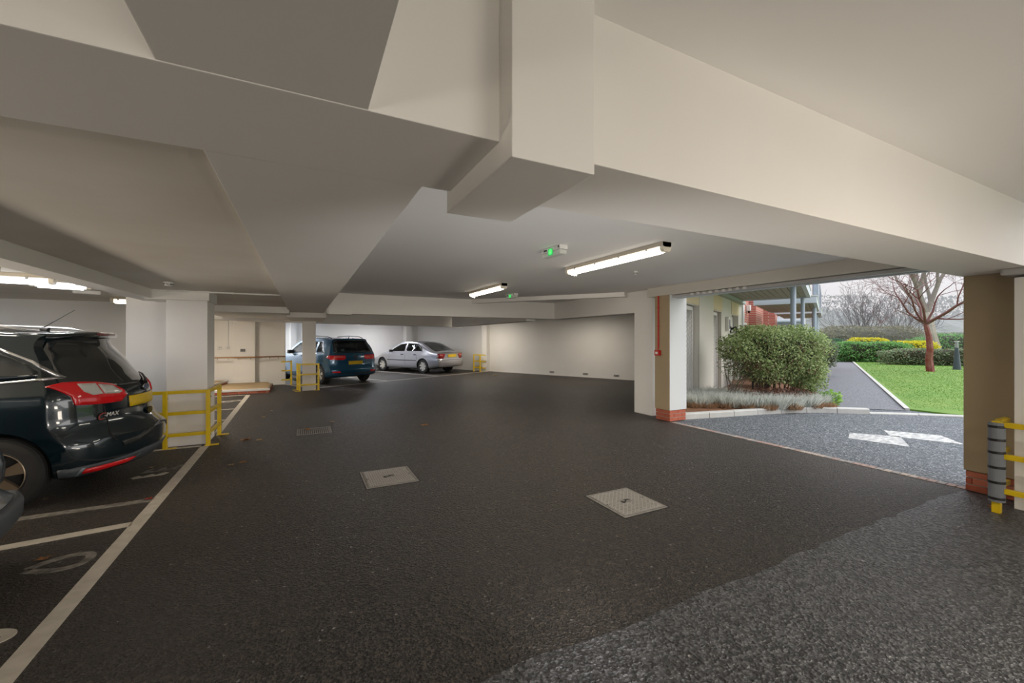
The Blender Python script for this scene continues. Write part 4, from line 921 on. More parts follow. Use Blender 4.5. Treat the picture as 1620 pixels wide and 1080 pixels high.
batten('short white batten light over the left bays, beside the downstand beam', -2.50, 6.62, 2.208, .48, R(22), True, False, energy=5)
batten('small batten light low over the back of the left bays', -2.62, 8.95, 2.208, .36, R(20), False, False, energy=4)
batten('batten light at the top left, only its corner in view', -2.95, 5.35, 2.208, 1.0, R(5), False, False, energy=8)
# unseen battens added to brighten ceilings and walls, behind the photographer and round corners
_LB = iter(['on the right row just behind the photographer', 'on the right row, farther behind the photographer', 'on the left row behind the photographer', 'over the nose of the grey car', 'above the landing side of the lobby', 'behind the wing beam above the blue car', 'above the bonnet of the blue car', 'over the near end of the long white wall', 'over the far end of the long white wall', 'above the silver car', 'over the nose of the black car'])
for (x, y, z, L, rz, cool, en) in ((3.2, -1.6, 2.688, 1.7, -ALB, False, 42), (3.2, -5.2, 2.688, 1.7, -ALB, False, 30), (-3.6, -1.6, 2.688, 1.7, -ALB, False, 26), (-4.6, 3.4, 2.208, 1.7, 0, True, 12),
        (-2.95, 12.6, 2.418, 1.5, ALB, False, 75), (2.0, 17.9, 2.418, 1.5, W26, True, 60), (-1.7, 18.2, 2.418, .9, W26 + ALB, True, 110), (8.7, 12.2, 2.418, 1.5, aR, False, 30), (6.7, 16.6, 2.418, 1.5, aR, False, 40), (3.4, 19.8, 2.418, 1.2, W26, True, 34), (-5.3, 8.8, 2.208, 1.5, 0, True, 10)):
    batten('added unseen batten light ' + next(_LB), x, y, z, L, rz, cool, False, energy=en, group='added linear ceiling lights out of view')
# emergency exit sign boxes
def exit_sign(label, x, y, z, rz):
    t = thing('exit_sign', label, 'exit sign', (x, y, z), rz, 'emergency exit sign boxes')
    b = bmesh.new(); bx(b, -.17, .17, -.05, .05, -.045, 0, bev=.006); obj('housing', b, STEELW, t)
    b = bmesh.new(); bx(b, -.165, .165, -.045, .045, -.095, -.045, bev=.015); d_ = obj('diffuser', b, mat('frosted_cover', (.58, .60, .55), .35), t)
    b = bmesh.new(); bx(b, -.045, .045, -.0505, -.046, -.09, -.015); s_ = obj('sign_face', b, mat('sign_green_glass', (.10, .42, .16), .3, emit=(.1, .9, .25), estr=.25), t)
    b = bmesh.new(); R1 = .030
    A = [b.verts.new((R1 * math.cos(a), -.0525, -.052 + R1 * math.sin(a))) for a in [2 * math.pi * k / 20 for k in range(20)]]; b.faces.new(A)
    o_ = obj('lit_disc', b, GRN, s_)
    b = bmesh.new()                                  # little running figure
    tube(b, [(.004, -.054, -.040), (0, -.054, -.052), (-.010, -.054, -.060), (-.012, -.054, -.070)], .003, 6); tube(b, [(0, -.054, -.052), (.010, -.054, -.062), (.006, -.054, -.072)], .003, 6); tube(b, [(-.010, -.054, -.046), (.004, -.054, -.042), (.013, -.054, -.050)], .0025, 6)
    tube(b, [(.006, -.054, -.035), (.006, -.054, -.030)], .005, 6); obj('running_figure', b, STEELW, s_)
    b = bmesh.new(); bx(b, -.12, -.06, -.053, -.05, -.035, -.018); obj('label_plate', b, BLKP, t)
    b = bmesh.new(); bx(b, .135, .15, -.053, -.05, -.03, -.008); obj('catch', b, SEAM, t)
    return t
exit_sign('green-lit emergency exit box on the ceiling left of the large batten light', 2.40, 3.76, 2.499, -ALB + R(4))
exit_sign('small distant emergency exit box near the angled downstand', 4.05, 8.05, 2.499, -ALB + R(8))
# smoke detectors
def detector(label, x, y, z, r=.055):
    t = thing('smoke_detector', label, 'smoke detector', (x, y, z), 0)
    b = bmesh.new(); tube(b, [(0, 0, 0), (0, 0, -.018)], r, 20); obj('base', b, STEELW, t)
    b = bmesh.new(); tube(b, [(0, 0, -.018), (0, 0, -.038), (0, 0, -.048)], [r * .85, r * .8, r * .5], 20); obj('sensor_head', b, STEELW, t)
    for k in range(8):
        b = bmesh.new(); a = k * math.pi / 4; bx(b, r * .8, r * .87, -.012, .012, -.034, -.024, rz=a); obj('slot', b, SEAM, t)
detector('round white smoke detector on the stained left ceiling', -1.46, 6.35, 2.209)
detector('small round detector beside the nearest batten light', 4.3, 4.55, 2.499, .03)
t = thing('emergency_light', 'oval white emergency light over the left bays', 'light', (-2.72, 7.9, 2.208), R(20))
b = bmesh.new(); bx(b, -.14, .14, -.05, .05, -.06, 0, bev=.025); obj('diffuser', b, STEELW, t)
b = bmesh.new(); bx(b, -.145, -.11, -.03, .03, -.05, -.02); obj('indicator', b, GREYP, t)
# ================================================================== CONDUITS AND CALL POINT
b = bmesh.new(); tube(b, [(5.985, 5.74, 2.33), (5.985, 5.74, 1.32)], .014, 10); cd = tag(obj('conduit', b, REDP), 'thin red vertical conduit on the tan column above the call point', 'conduit')
for zz in (2.1, 1.75): box_obj('clip', 5.97, 6.0, 5.72, 5.76, zz, zz + .015, REDP, cd)
t = thing('fire_call_point', 'small red call point box on the tan column beneath the red conduit', 'call point', (5.975, 5.74, 1.26))
b = bmesh.new(); bx(b, -.035, .025, -.055, .055, -.05, .05, bev=.006); obj('box', b, REDP, t); b = bmesh.new(); bx(b, -.039, -.034, -.03, .03, -.025, .02); obj('label', b, STEELW, t)
b = bmesh.new(); tube(b, [(-1.8, 7.33, 2.195), (-.31, 7.33, 2.195)], .012, 8); cd = tag(obj('conduit', b, WHITE), 'white conduit along the edge of the stained ceiling above the left column', 'conduit')
for k in range(4): box_obj('clip', -1.7 + k * .38, -1.68 + k * .38, 7.305, 7.355, 2.18, 2.21, STEELW, cd)
# ================================================================== YELLOW BARRIERS
def barrier(label, posts, rails, zs=(.18, .48, .775), rad=.024, feet=True, foot_dir=(1, 0)):
    t = thing('barrier', label, 'barrier', (posts[0][0], posts[0][1], 0)); ox, oy = posts[0]
    for (x, y) in posts:
        b = bmesh.new(); bx(b, x - ox - .026, x - ox + .026, y - oy - .026, y - oy + .026, 0, .80, bev=.004); po = obj('post', b, YEL, t)
        if feet:
            b = bmesh.new(); fx, fy = foot_dir; bx(b, x - ox - .035 + min(0, fx * .09), x - ox + .035 + max(0, fx * .09), y - oy - .035 + min(0, fy * .09), y - oy + .035 + max(0, fy * .09), 0, .012, bev=.003); f_ = obj('foot_plate', b, YEL, po)
        for zz in (.16, .70):
            b = bmesh.new(); tube(b, [(x - ox + .026, y - oy - .01, zz), (x - ox + .038, y - oy - .01, zz)], .008, 6); obj('bolt', b, CHROME, po)
    for z in zs:
        for run in rails:
            for p, q in zip(run, run[1:]):
                b = bmesh.new(); P_ = Vector((p[0] - ox, p[1] - oy, 0)); Q_ = Vector((q[0] - ox, q[1] - oy, 0)); d_ = Q_ - P_; a = math.atan2(d_.y, d_.x)
                bx(b, -.02, d_.length + .02, -.02, .02, z - .022, z + .022, rz=a, org=(P_.x, P_.y), bev=.003); obj('rail', b, YEL, t)
    return t
barrier('yellow steel barrier round the left column behind the black car', [(-1.215, 7.24), (-1.70, 7.24), (-1.19, 7.95)], [[(-2.0, 7.26), (-1.215, 7.26), (-1.19, 7.95)]])
barrier('yellow steel cage round the foot of the middle column by the blue car', [(-.10, 13.52), (.40, 13.56), (-.16, 13.86)], [[(-.16, 13.86), (-.10, 13.52), (.40, 13.56)]], foot_dir=(-1, 0))
barrier('small yellow barrier at the end of the grey lobby wall', [(-.36, 15.5)], [[(-.62, 15.46), (-.36, 15.5), (-.36, 15.95)]], feet=False)
pR = lambda s, o_: tuple((Vector((5.55, 22.66)) + DW * s + Vector((-DW.y, DW.x)) * -o_).xy)
barrier('yellow barrier at the pier in the far right corner behind the silver car', [pR(4.7, .45), pR(5.1, .45)], [[pR(4.7, .1), pR(4.7, .45), pR(5.4, .45)]])
barrier('yellow barrier glimpsed behind the nose of the silver car', [(2.35, 20.6)], [[(2.35, 20.9), (2.35, 20.6), (2.95, 20.85)]], feet=False)
t = barrier('yellow barrier with grey foam padding strapped to its post, by the near right column', [(5.43, 1.33)], [[(5.80, 1.36), (5.62, 1.36), (5.46, 1.33), (5.43, 1.30), (5.43, -.5)]], zs=(.20, .50, .775), feet=False)
b = bmesh.new(); n = 14; pr = []
for k in range(n + 1):
    a = R(100) + R(200) * k / n; pr.append((.052 * math.cos(a), .052 * math.sin(a)))
pr2 = [(x * .66, y * .66) for x, y in pr[::-1]]; poly_prism(b, pr + pr2, .10, .79); bmesh.ops.recalc_face_normals(b, faces=b.faces)
fo = obj('foam_padding', b, mat('grey_foam', (.20, .215, .235), .85, bump=(40, .3, .004)), t, smooth=False)
for z in (.13, .27, .40, .53, .64, .755):
    b = bmesh.new(); tube(b, [(0, 0, z - .011), (0, 0, z + .011)], .0545, 20, cap=False); st_ = obj('strap', b, BLKP, fo)
# ================================================================== COVERS AND GRATE
def cover(label, x0, x1, y0, y1, keys):
    t = thing('manhole_cover', label, 'manhole cover', ((x0 + x1) / 2, (y0 + y1) / 2, 0)); hx, hy = (x1 - x0) / 2, (y1 - y0) / 2
    for (a, c_, e_, f_) in ((-hx - .018, -hx, -hy - .018, hy + .018), (hx, hx + .018, -hy - .018, hy + .018), (-hx, hx, -hy - .018, -hy), (-hx, hx, hy, hy + .018)):
        b = bmesh.new(); bx(b, a, c_, e_, f_, -.02, .004); obj('frame', b, IRON, t)
    b = bmesh.new(); bx(b, -hx - .03, hx + .03, -hy - .03, hy + .03, -.02, .0015); obj('joint', b, SEAM, t)
    b = bmesh.new(); bx(b, -hx + .005, hx - .005, -hy + .005, hy - .005, -.02, .006); pl = obj('cover_plate', b, IRON, t)
    b = bmesh.new(); N_ = 19
    for i in range(N_):
        for j in range(N_):
            px = -hx + .02 + (2 * hx - .04) * (i + .5) / N_; py = -hy + .02 + (2 * hy - .04) * (j + .5) / N_
            if abs(px) < .05 and abs(py) < .03: continue
            bx(b, -.0115, .0115, -.0035, .0035, .006, .0095, rz=R(45) if (i + j) % 2 else R(-45), org=(px, py))
    tag(obj('raised_tread', b, IRON_HI, t), kind='stuff')
    b = bmesh.new(); bx(b, -.05, .05, -.006, .006, .006, .0085, rz=R(35)); bx(b, -.012, .012, -.03, .01, .006, .0085, org=(-.04, 0)); bx(b, -.03, .03, -.005, .005, .006, .0085, rz=R(-20), org=(.03, .02)); obj('lifting_slot', b, SEAM, t)
    for sx, sy in ((-hx + .03, 0), (hx - .03, 0)):
        b = bmesh.new(); bx(b, sx - .01, sx + .01, -.012, .012, .006, .0085); obj('keyhole', b, SEAM, t)
cover('square treaded steel manhole cover in the middle of the floor', .590, 1.09, 4.42, 4.97, 1)
cover('square treaded steel manhole cover nearest the camera, right of centre', 2.455, 2.925, 2.725, 3.235, 1)
t = thing('drain_grate', 'square slatted drain grate with a leaf on it, farthest of the floor covers', 'drain grate', (.16, 7.58, 0))
b = bmesh.new(); bx(b, -.27, .27, -.27, .27, -.02, .0015); obj('sump', b, SEAM, t)
for (a, c_, e_, f_) in ((-.26, -.235, -.26, .26), (.235, .26, -.26, .26), (-.235, .235, -.26, -.235), (-.235, .235, .235, .26)):
    b = bmesh.new(); bx(b, a, c_, e_, f_, -.02, .006); obj('frame', b, IRON, t)
for k in range(16):
    b = bmesh.new(); xx = -.235 + .47 * (k + .5) / 16; bx(b, xx - .009, xx + .009, -.235, .235, -.01, .006); obj('bar', b, IRON, t)
# ================================================================== LANDING, HANDRAIL, SWITCHES
t = tag(thing('entrance_landing', 'low brick landing with tan top and white nosing at the lobby', 'step', (0, 0, 0)), None)
LX0, LX1, LY0, LY1 = -3.4, -.86, 13.55, 15.6
b = bmesh.new(); poly_prism(b, [(LX0, LY0 + .03), (LX1 - .02, LY0 + .03), (LX1 - .02, 14.9), (-1.0, 15.58), (LX0, 15.58)], 0, .075); obj('mortar', b, MORTAR, t)
for r_ in range(1):
    xx = LX0
    while xx < LX1 - .03:
        q = min(xx + .215, LX1); b = bmesh.new(); bx(b, xx, q - .01, LY0, LY0 + .1, .003, .068, bev=.002); obj('brick', b, random.choice((BRICK, BRICK2)), t); xx += .225
yy = LY0 + .11
while yy < 14.8: b = bmesh.new(); bx(b, LX1 - .1, LX1, yy, yy + .205, .003, .068, bev=.002); obj('brick', b, random.choice((BRICK, BRICK2)), t); yy += .225
b = bmesh.new(); poly_prism(b, [(LX0, LY0 + .06), (LX1 - .05, LY0 + .06), (LX1 - .05, 14.95), (-1.05, 15.59), (LX0, 15.59)], .075, .125); obj('deck', b, PLY, t)
b = bmesh.new(); bx(b, LX0, LX1 + .01, LY0 - .01, LY0 + .06, .07, .13, bev=.004); obj('nosing', b, STEELW, t)
b = bmesh.new(); bx(b, LX1 - .05, LX1 + .01, LY0 + .06, 14.95, .07, .128, bev=.004); obj('edge_strip', b, mat('brown_edge', (.16, .10, .06), .6), t)
t2 = thing('upper_step', 'small higher step with white edge at the lobby door', 'step', (0, 0, .125))
b = bmesh.new(); poly_prism(b, [(-3.4, 14.25), (-2.35, 14.25), (-2.12, 15.58), (-3.4, 15.58)], 0, .06); obj('riser', b, BRICK2, t2)
b = bmesh.new(); poly_prism(b, [(-3.4, 14.22), (-2.33, 14.22), (-2.10, 15.58), (-3.4, 15.58)], .06, .10); obj('deck', b, PLY, t2)
b = bmesh.new(); bx(b, 0, 1.36, 0, .05, .055, .105, rz=math.atan2(1.36, .23), org=(-2.32, 14.22)); obj('nosing', b, STEELW, t2)
t = thing('handrail', 'wooden handrail on brackets along the lobby walls', 'handrail', (-2.5, 15.52, .94))
b = bmesh.new(); tube(b, [(0, 0, 0), (1.12, -.02, 0)], .022, 10); obj('rail', b, WOOD, t)
b = bmesh.new(); tube(b, [(1.12, -.02, 0), (1.92, .14, 0), (1.97, .15, 0)], .022, 10); obj('rail', b, mat('dark_handrail', (.24, .11, .045), .4), t)
for x_, y_ in ((.12, 0), (.40, 0), (.66, 0), (1.0, -.02), (1.28, .02), (1.52, .06), (1.76, .1)):
    b = bmesh.new(); tube(b, [(x_, y_, -.02), (x_, y_ + .03, -.07), (x_, y_ + .10, -.075)], .009, 6); obj('bracket', b, CHROME, t)
def sw(label, x, z, s, m, y=15.815, cat='switch'):
    t = thing('wall_switch' if cat == 'switch' else 'wall_socket', label, cat, (x, y, z)); b = bmesh.new(); bx(b, -s, s, -.03, 0, -s * .85, s * .85, bev=.005); obj('box', b, m, t); b = bmesh.new(); bx(b, -s * .35, s * .35, -.036, -.03, -s * .4, s * .4); obj('rocker', b, GREYP, t)
sw('white switch box on the lobby wall, left of the pair', -2.36, 1.24, .055, STEELW); sw('white switch box under the wall trunking at the lobby', -2.14, 1.235, .055, STEELW)
b = bmesh.new(); bx(b, -2.155, -2.125, 15.79, 15.82, 1.28, 2.42); tag(obj('trunking', b, STEELW), 'thin white vertical cable trunking above the switch', 'trunking')
t = thing('notice_plate', 'small dark square notice on the white lobby wall above the handrail', 'notice', (-1.72, 15.598, 1.16)); b = bmesh.new(); bx(b, -.07, .07, -.012, 0, -.05, .05); obj('plate', b, GREYP, t)
for k in range(3):
    for j in range(2): b = bmesh.new(); bx(b, -.055 + k * .04, -.025 + k * .04, -.015, -.012, -.035 + j * .038, -.005 + j * .038); obj('symbol', b, BLKP, t)
# lobby door at far left: black glazed leaf with white frame
dr = tag(bpy.data.objects.new('door_4', None), 'white framed lobby door with dark glazing glimpsed past the left column', 'door', kind=ST); C.objects.link(dr)
box_obj('frame', -3.5, -2.66, 16.32, 16.40, 0, 2.2, STEELW, dr)
for z0, z1 in ((.35, 1.05), (1.25, 1.42), (1.55, 1.95), (2.02, 2.12)): box_obj('glazing', -3.4, -2.70, 16.30, 16.32, z0, z1, SEAM, dr)
# ================================================================== LEAVES AND LITTER
def leaf(label, x, y, s, m, rz):
    t = thing('fallen_leaf', label, 'leaf', (x, y, .004), rz); b = bmesh.new(); r_ = random.Random(int(x * 97 + y * 31))
    N_ = 11; rim = []
    for k in range(N_):
        a = 2 * math.pi * k / N_; rad = s * (.62 + .38 * (k % 2)) * r_.uniform(.8, 1.1); rim.append(b.verts.new((rad * math.cos(a), rad * math.sin(a) * .7, s * r_.uniform(0, .30))))
    cen = b.verts.new((0, 0, .004))
    for k in range(N_): b.faces.new((cen, rim[k], rim[(k + 1) % N_]))
    rr = bmesh.ops.solidify(b, geom=b.faces[:], thickness=.0012); obj('blade', b, m, t)
    b = bmesh.new(); tube(b, [(0, 0, .006), (s * 1.1, s * .2, .004), (s * 1.5, s * .5, .012)], [.0018, .0014, .001], 5); obj('stalk', b, mat('leaf_stalk', (.16, .08, .03), .8), t)
LV = [(672, 673, .085, ORANGE, 'curled orange-brown leaf alone on the open floor'), (487, 680, .085, ORANGE, 'brown leaf lying on the drain grate'), (525, 668, .07, LEAF2, 'pale leaf just behind the drain grate'),
      (388, 697, .11, ORANGE, 'large orange leaf by the parking line near the left column'), (410, 697, .08, LEAF2, 'tan leaf right of the large orange one by the parking line'), (384, 732, .06, ORANGE, 'orange leaf further out from the parking line'), (366, 736, .05, LEAF2, 'small pale leaf beside the orange one near the parking line'),
      (416, 660, .06, LEAF2, 'pale leaf on the floor left of the drain grate'), (783, 594, .16, LEAF2, 'leaf near the foot of the long white wall'), (235, 790, .05, mat('red_leaf', (.45, .05, .03), .7), 'small red leaf at the end of the faded bay line'),
      (68, 885, .05, ORANGE, 'orange leaf beside the faded zero on the floor'), (240, 740, .05, LEAF2, 'pale leaf behind the bumper of the black car'), (1412, 706, .03, LEAF2, 'tiny leaf near the painted strips on the driveway'), (430, 650, .05, LEAF2, 'pale leaf towards the lobby end of the floor'), (72, 790, .03, LEAF2, 'small pale leaf beside the rear tyre of the black car'), (334, 703, .05, ORANGE, 'brown leaf at the foot of the yellow barrier')]
f_ = Vector((math.sin(TH), math.cos(TH), 0)); r__ = Vector((math.cos(TH), -math.sin(TH), 0))
for i, (px, py, s, m, lb) in enumerate(LV):
    dd = f_ + r__ * ((px - 810) / 655); dp = 655 * 1.52 / (py - 536); q = dd * dp; leaf(lb, q.x, q.y, s, m, i * 1.3)
# dead leaves and a bit of litter caught on the lowest yellow rail
leaf('crumpled brown leaves caught on the lowest yellow rail', 5.50, 1.36, .07, ORANGE, .5)
# ================================================================== PLANTS
def at_px(px, depth): 
    q = (f_ + r__ * ((px - 810) / 655)) * depth; return q.x, q.y
def leaf_mesh(name, P, size, rs, up=.3, fold=True, asp=.55):
    """P: n x 3 points -> one diamond leaf per point, as four-cornered blades with random turn"""
    n = len(P); d = rs.normal(size=(n, 3)); d[:, 2] += up; d /= np.linalg.norm(d, axis=1)[:, None]
    a = rs.normal(size=(n, 3)); s = np.cross(d, a); s /= np.linalg.norm(s, axis=1)[:, None]
    sz = size * rs.uniform(.6, 1.3, n)[:, None]
    V = np.stack([P - d * sz * .5, P + s * sz * asp * .5, P + d * sz * .5, P - s * sz * asp * .5], 1).reshape(-1, 3)
    me = bpy.data.meshes.new(name); i = np.arange(n * 4).reshape(-1, 4)
    me.vertices.add(n * 4); me.vertices.foreach_set('co', V.ravel()); me.loops.add(n * 4); me.loops.foreach_set('vertex_index', i.ravel().astype(np.int32))
    me.polygons.add(n); me.polygons.foreach_set('loop_start', (np.arange(n) * 4).astype(np.int32)); me.polygons.foreach_set('loop_total', np.full(n, 4, np.int32)); me.update(calc_edges=True)
    return me
def superell(n, rs, hx, hy, hz, p=3., shell=.25, zmin=-1):
    out_ = []
    while len(out_) < n:
        q = rs.uniform(-1, 1, (n * 3, 3)); f = (np.abs(q) ** p).sum(1) ** (1 / p)
        lump = 1 + .07 * np.sin(q[:, 0] * 7 + q[:, 2] * 5) + .05 * np.sin(q[:, 1] * 9 + q[:, 0] * 13)
        k = (f < lump) & (f > lump - shell - rs.uniform(0, .25, n * 3)) & (q[:, 2] > zmin); out_ += list(q[k] * (hx, hy, hz))
    return np.array(out_[:n])
def turned(P, a, c): 
    X_ = P[:, 0] * math.cos(a) - P[:, 1] * math.sin(a) + c[0]; Y_ = P[:, 0] * math.sin(a) + P[:, 1] * math.cos(a) + c[1]; return np.stack([X_, Y_, P[:, 2] + c[2]], 1)
TWIG = mat('twig_bark', (.085, .06, .045), .9)
def blob(name, hx, hy, hz, a, c, m, parent, k=.8, zcut=None):  # dark solid core; the foliage's inner shade is put into its colour
    b = bmesh.new(); bmesh.ops.create_icosphere(b, subdivisions=3, radius=1)
    for v_ in b.verts:
        q = v_.co; f = (abs(q.x) ** 3 + abs(q.y) ** 3 + abs(q.z) ** 3) ** (1 / 3); q = q / f * k * (1 + random.uniform(-.05, .05)); x_, y_ = q.x * hx, q.y * hy
        v_.co = (x_ * math.cos(a) - y_ * math.sin(a) + c[0], x_ * math.sin(a) + y_ * math.cos(a) + c[1], q.z * hz + c[2])
    return obj(name, b, m, parent)
def hedge(name, label, cat, px, depth, hx, hy, z0, z1, size, n, m, core, a=None, group=None, dead=None, k=.84):
    x, y = at_px(px, depth); a = -TH if a is None else a; t = thing(name, label, cat, (x, y, 0), a, group)
    rs_ = np.random.RandomState(int(px)); hz = (z1 - z0) / 2; zc = (z0 + z1) / 2
    P = superell(n, rs_, hx, hy, hz, 4., .16) + (0, 0, zc); obj('foliage', leaf_mesh('foliage', P, size, rs_), m, t)
    blob('shaded_core', hx, hy, hz, 0, (0, 0, zc), core, t, k)
    if dead:
        P = superell(n // 6, rs_, hx, hy, hz, 4., .3) + (0, 0, zc); obj('dead_leaves', leaf_mesh('dead_leaves', P, size, rs_), dead, t)
    return t
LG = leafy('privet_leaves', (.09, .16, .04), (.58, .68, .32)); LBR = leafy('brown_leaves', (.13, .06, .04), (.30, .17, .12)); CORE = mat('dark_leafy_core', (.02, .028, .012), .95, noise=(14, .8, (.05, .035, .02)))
LAUR = leafy('laurel_leaves', (.06, .22, .05), (.28, .52, .18)); CON = leafy('conifer_needles', (.03, .10, .06), (.11, .22, .12)); YLF = leafy('golden_leaves', (.50, .44, .02), (.80, .74, .06)); MIXH = leafy('mixed_hedge_leaves', (.10, .17, .08), (.36, .42, .26))
OLIVE = leafy('olive_twigs', (.14, .14, .09), (.32, .30, .20)); SILV = leafy('silver_leaves', (.48, .51, .46), (.92, .93, .88)); DRYG = leafy('dry_stems', (.28, .15, .08), (.52, .36, .22)); PALEG = leafy('fresh_leaves', (.12, .30, .03), (.35, .55, .12)); GREYC = leafy('grey_conifer', (.14, .18, .12), (.34, .38, .28))
# large clipped shrub in the bed
cx, cy = at_px(1222, 9.25); t = thing('shrub', 'big rounded green shrub with gaps at its foot in the kerbed bed', 'shrub', (cx, cy, .075), -TH)
rs_ = np.random.RandomState(5); P = superell(24000, rs_, 1.12, .62, .66, 2.8, .34) + (0, 0, 1.10)
P = P[~((P[:, 0] < -.55) & (P[:, 2] < .95 - (P[:, 0] + .55) * .1) & (rs_.rand(len(P)) < .85))]; P = P[~((P[:, 2] < .62) & (P[:, 0] < .2) & (rs_.rand(len(P)) < .6))]
obj('foliage', leaf_mesh('foliage', P, .05, rs_), LG, t); blob('shaded_core', .95, .48, .42, 0, (.12, 0, 1.2), CORE, t, .8)
_P2 = superell(4200, rs_, .42, .36, .42, 2.3, .6) + (.72, -.05, .66); obj('lower_foliage', leaf_mesh('lower_foliage', _P2, .05, rs_), LG, t)
P = superell(5200, rs_, 1.06, .60, .55, 2.6, .6) + (0, 0, 1.0); obj('dead_leaves', leaf_mesh('dead_leaves', P, .045, rs_), LBR, t)
b = bmesh.new(); rr = random.Random(4)
for k in range(26):
    x0 = rr.uniform(-.35, .5); tip = Vector((x0 * 2.0 + rr.uniform(-.3, .3), rr.uniform(-.4, .4), rr.uniform(.8, 1.55))); m_ = Vector((x0 * 1.2, rr.uniform(-.1, .1), .45)); tube(b, [(x0, rr.uniform(-.1, .1), -.02), m_, tip], [.016, .011, .004], 5)
obj('branches', b, TWIG, t)
cx, cy = at_px(1232, 9.0); P = superell(2600, rs_, .80, .35, .17, 2.2, .9); P = turned(P, -TH, (cx, cy, .30)); tag(obj('undergrowth', leaf_mesh('undergrowth', P, .05, rs_), LBR), 'reddish-brown dead leaves under the big shrub', 'undergrowth', kind='stuff')
# leggy shrub on its left
cx, cy = at_px(1160, 9.3); t = thing('shrub', 'sparse leggy shrub with bare curved stems left of the big shrub', 'shrub', (cx, cy, .075), -TH); b = bmesh.new()
for k in range(11):
    a = rr.uniform(-.5, .5); tube(b, [(0, 0, -.02), (.12 * math.sin(k) - .02, .05 * math.cos(k), .25), (.28 * math.sin(k * 1.3) + .08, .1 * math.cos(k * 2), .55 + .1 * rr.random()), (.38 * math.sin(k * 1.3) + .12, .15 * math.cos(k * 2), .8 + .35 * rr.random())], [.014, .011, .007, .003], 5)
obj('branches', b, mat('grey_stem', (.20, .17, .14), .9), t); P = superell(900, rs_, .42, .3, .42, 2, .9) + (.08, 0, .85); obj('foliage', leaf_mesh('foliage', P, .04, rs_), MIXH, t)
# tufts: lavender and friends
def tuft(name, label, cat, px, depth, r, h, n, m, group, lean=.6, wd=.010):
    x, y = at_px(px, depth); t = thing(name, label, cat, (x, y, .075), 0, group); q = np.random.RandomState(int(px * 3 + depth * 10))
    a = q.uniform(0, 2 * np.pi, n); rad = np.sqrt(q.uniform(0, 1, n)) * r * .8; bx_, by_ = rad * np.cos(a), rad * np.sin(a); L_ = h * q.uniform(.45, 1.1, n)
    tx = bx_ + (bx_ / r * lean + q.normal(0, .2, n)) * L_; ty = by_ + (by_ / r * lean + q.normal(0, .2, n)) * L_; z0 = q.uniform(-.02, h * .35, n); tz = z0 + L_ * .8
    ww = wd * q.uniform(.6, 1.4, n); b_ = q.uniform(0, np.pi, n); V = np.stack([np.stack([bx_ - ww * np.cos(b_), by_ - ww * np.sin(b_), z0], 1), np.stack([bx_ + ww * np.cos(b_), by_ + ww * np.sin(b_), z0], 1), np.stack([tx, ty, tz], 1)], 1).reshape(-1, 3)
    me = bpy.data.meshes.new(name); me.from_pydata(V.tolist(), [], np.arange(n * 3).reshape(-1, 3).tolist()); obj('stems', me, m, t); return t
lavs = [(1106, 8.95), (1130, 9.0), (1152, 8.85), (1176, 8.8), (1200, 8.75), (1224, 8.7), (1248, 8.75), (1272, 8.85), (1118, 9.7), (1142, 9.9), (1165, 9.4), (1290, 9.0), (1097, 9.4)]
_o1 = ['first', 'second', 'third', 'fourth', 'fifth', 'sixth', 'seventh', 'eighth']
LVL = ['silver-green lavender clump, %s along the kerb from the brick-footed column' % k for k in _o1] + ['silver-green lavender clump in the back row, %s' % k for k in ('at the foot of the first lattice door', 'under the broad cream pillar', 'by the bare stems of the leggy shrub')] + ['silver-green lavender clump at the rounded right tip of the bed', 'silver-green lavender clump tucked behind the brick-footed column']
for i, (px, dp) in enumerate(lavs):
    tuft('lavender', LVL[i], 'lavender', px, dp, .30, .30, 1500, SILV, 'lavender clumps along the kerbed bed', wd=.0095)
for i, (px, dp) in enumerate([(1100, 8.78), (1122, 8.74), (1146, 8.72), (1182, 8.62), (1215, 8.52), (1254, 8.56), (1288, 8.72), (1306, 8.75)]):
    tuft('dry_grass', 'low tuft of dry brown grass, %s along the curved kerb from the column' % _o1[i], 'grass tuft', px, dp, .20, .13, 500, DRYG, 'dry grass tufts at the kerb', wd=.006)
for px, dp, lb in ((1284, 9.1, 'bright green leafy plant at the right foot of the big shrub'), (1313, 8.95, 'small bright green plant at the tip of the bed')):
    x, y = at_px(px, dp); t = thing('leafy_plant', lb, 'plant', (x, y, .075), 0); P = superell(260, rs_, .26, .2, .18, 2, .9) + (0, 0, .16); obj('foliage', leaf_mesh('foliage', P, .085, rs_, asp=.7), PALEG, t)
for k in range(3):
    u_ = 5.2 + k * 2.6; p_ = wing(u_, .95, .06); t = thing('shrub', ['green shrub in the bed just beyond the big one', 'mid-green shrub further along the bed by the path', 'shrub farthest along the bed by the path'][k], 'shrub', tuple(p_), W26); P = superell(2400, rs_, .8, .45, .5, 2.5, .3) + (0, 0, .55); obj('foliage', leaf_mesh('foliage', P, .06, rs_), LG, t); blob('shaded_core', .8, .45, .5, 0, (0, 0, .55), CORE, t, .8)
t = hedge('round_bush', 'round grey-green conifer bush beside the path', 'bush', 1303, 17.0, .42, .4, .35, 1.5, .07, 2600, GREYC, CORE)
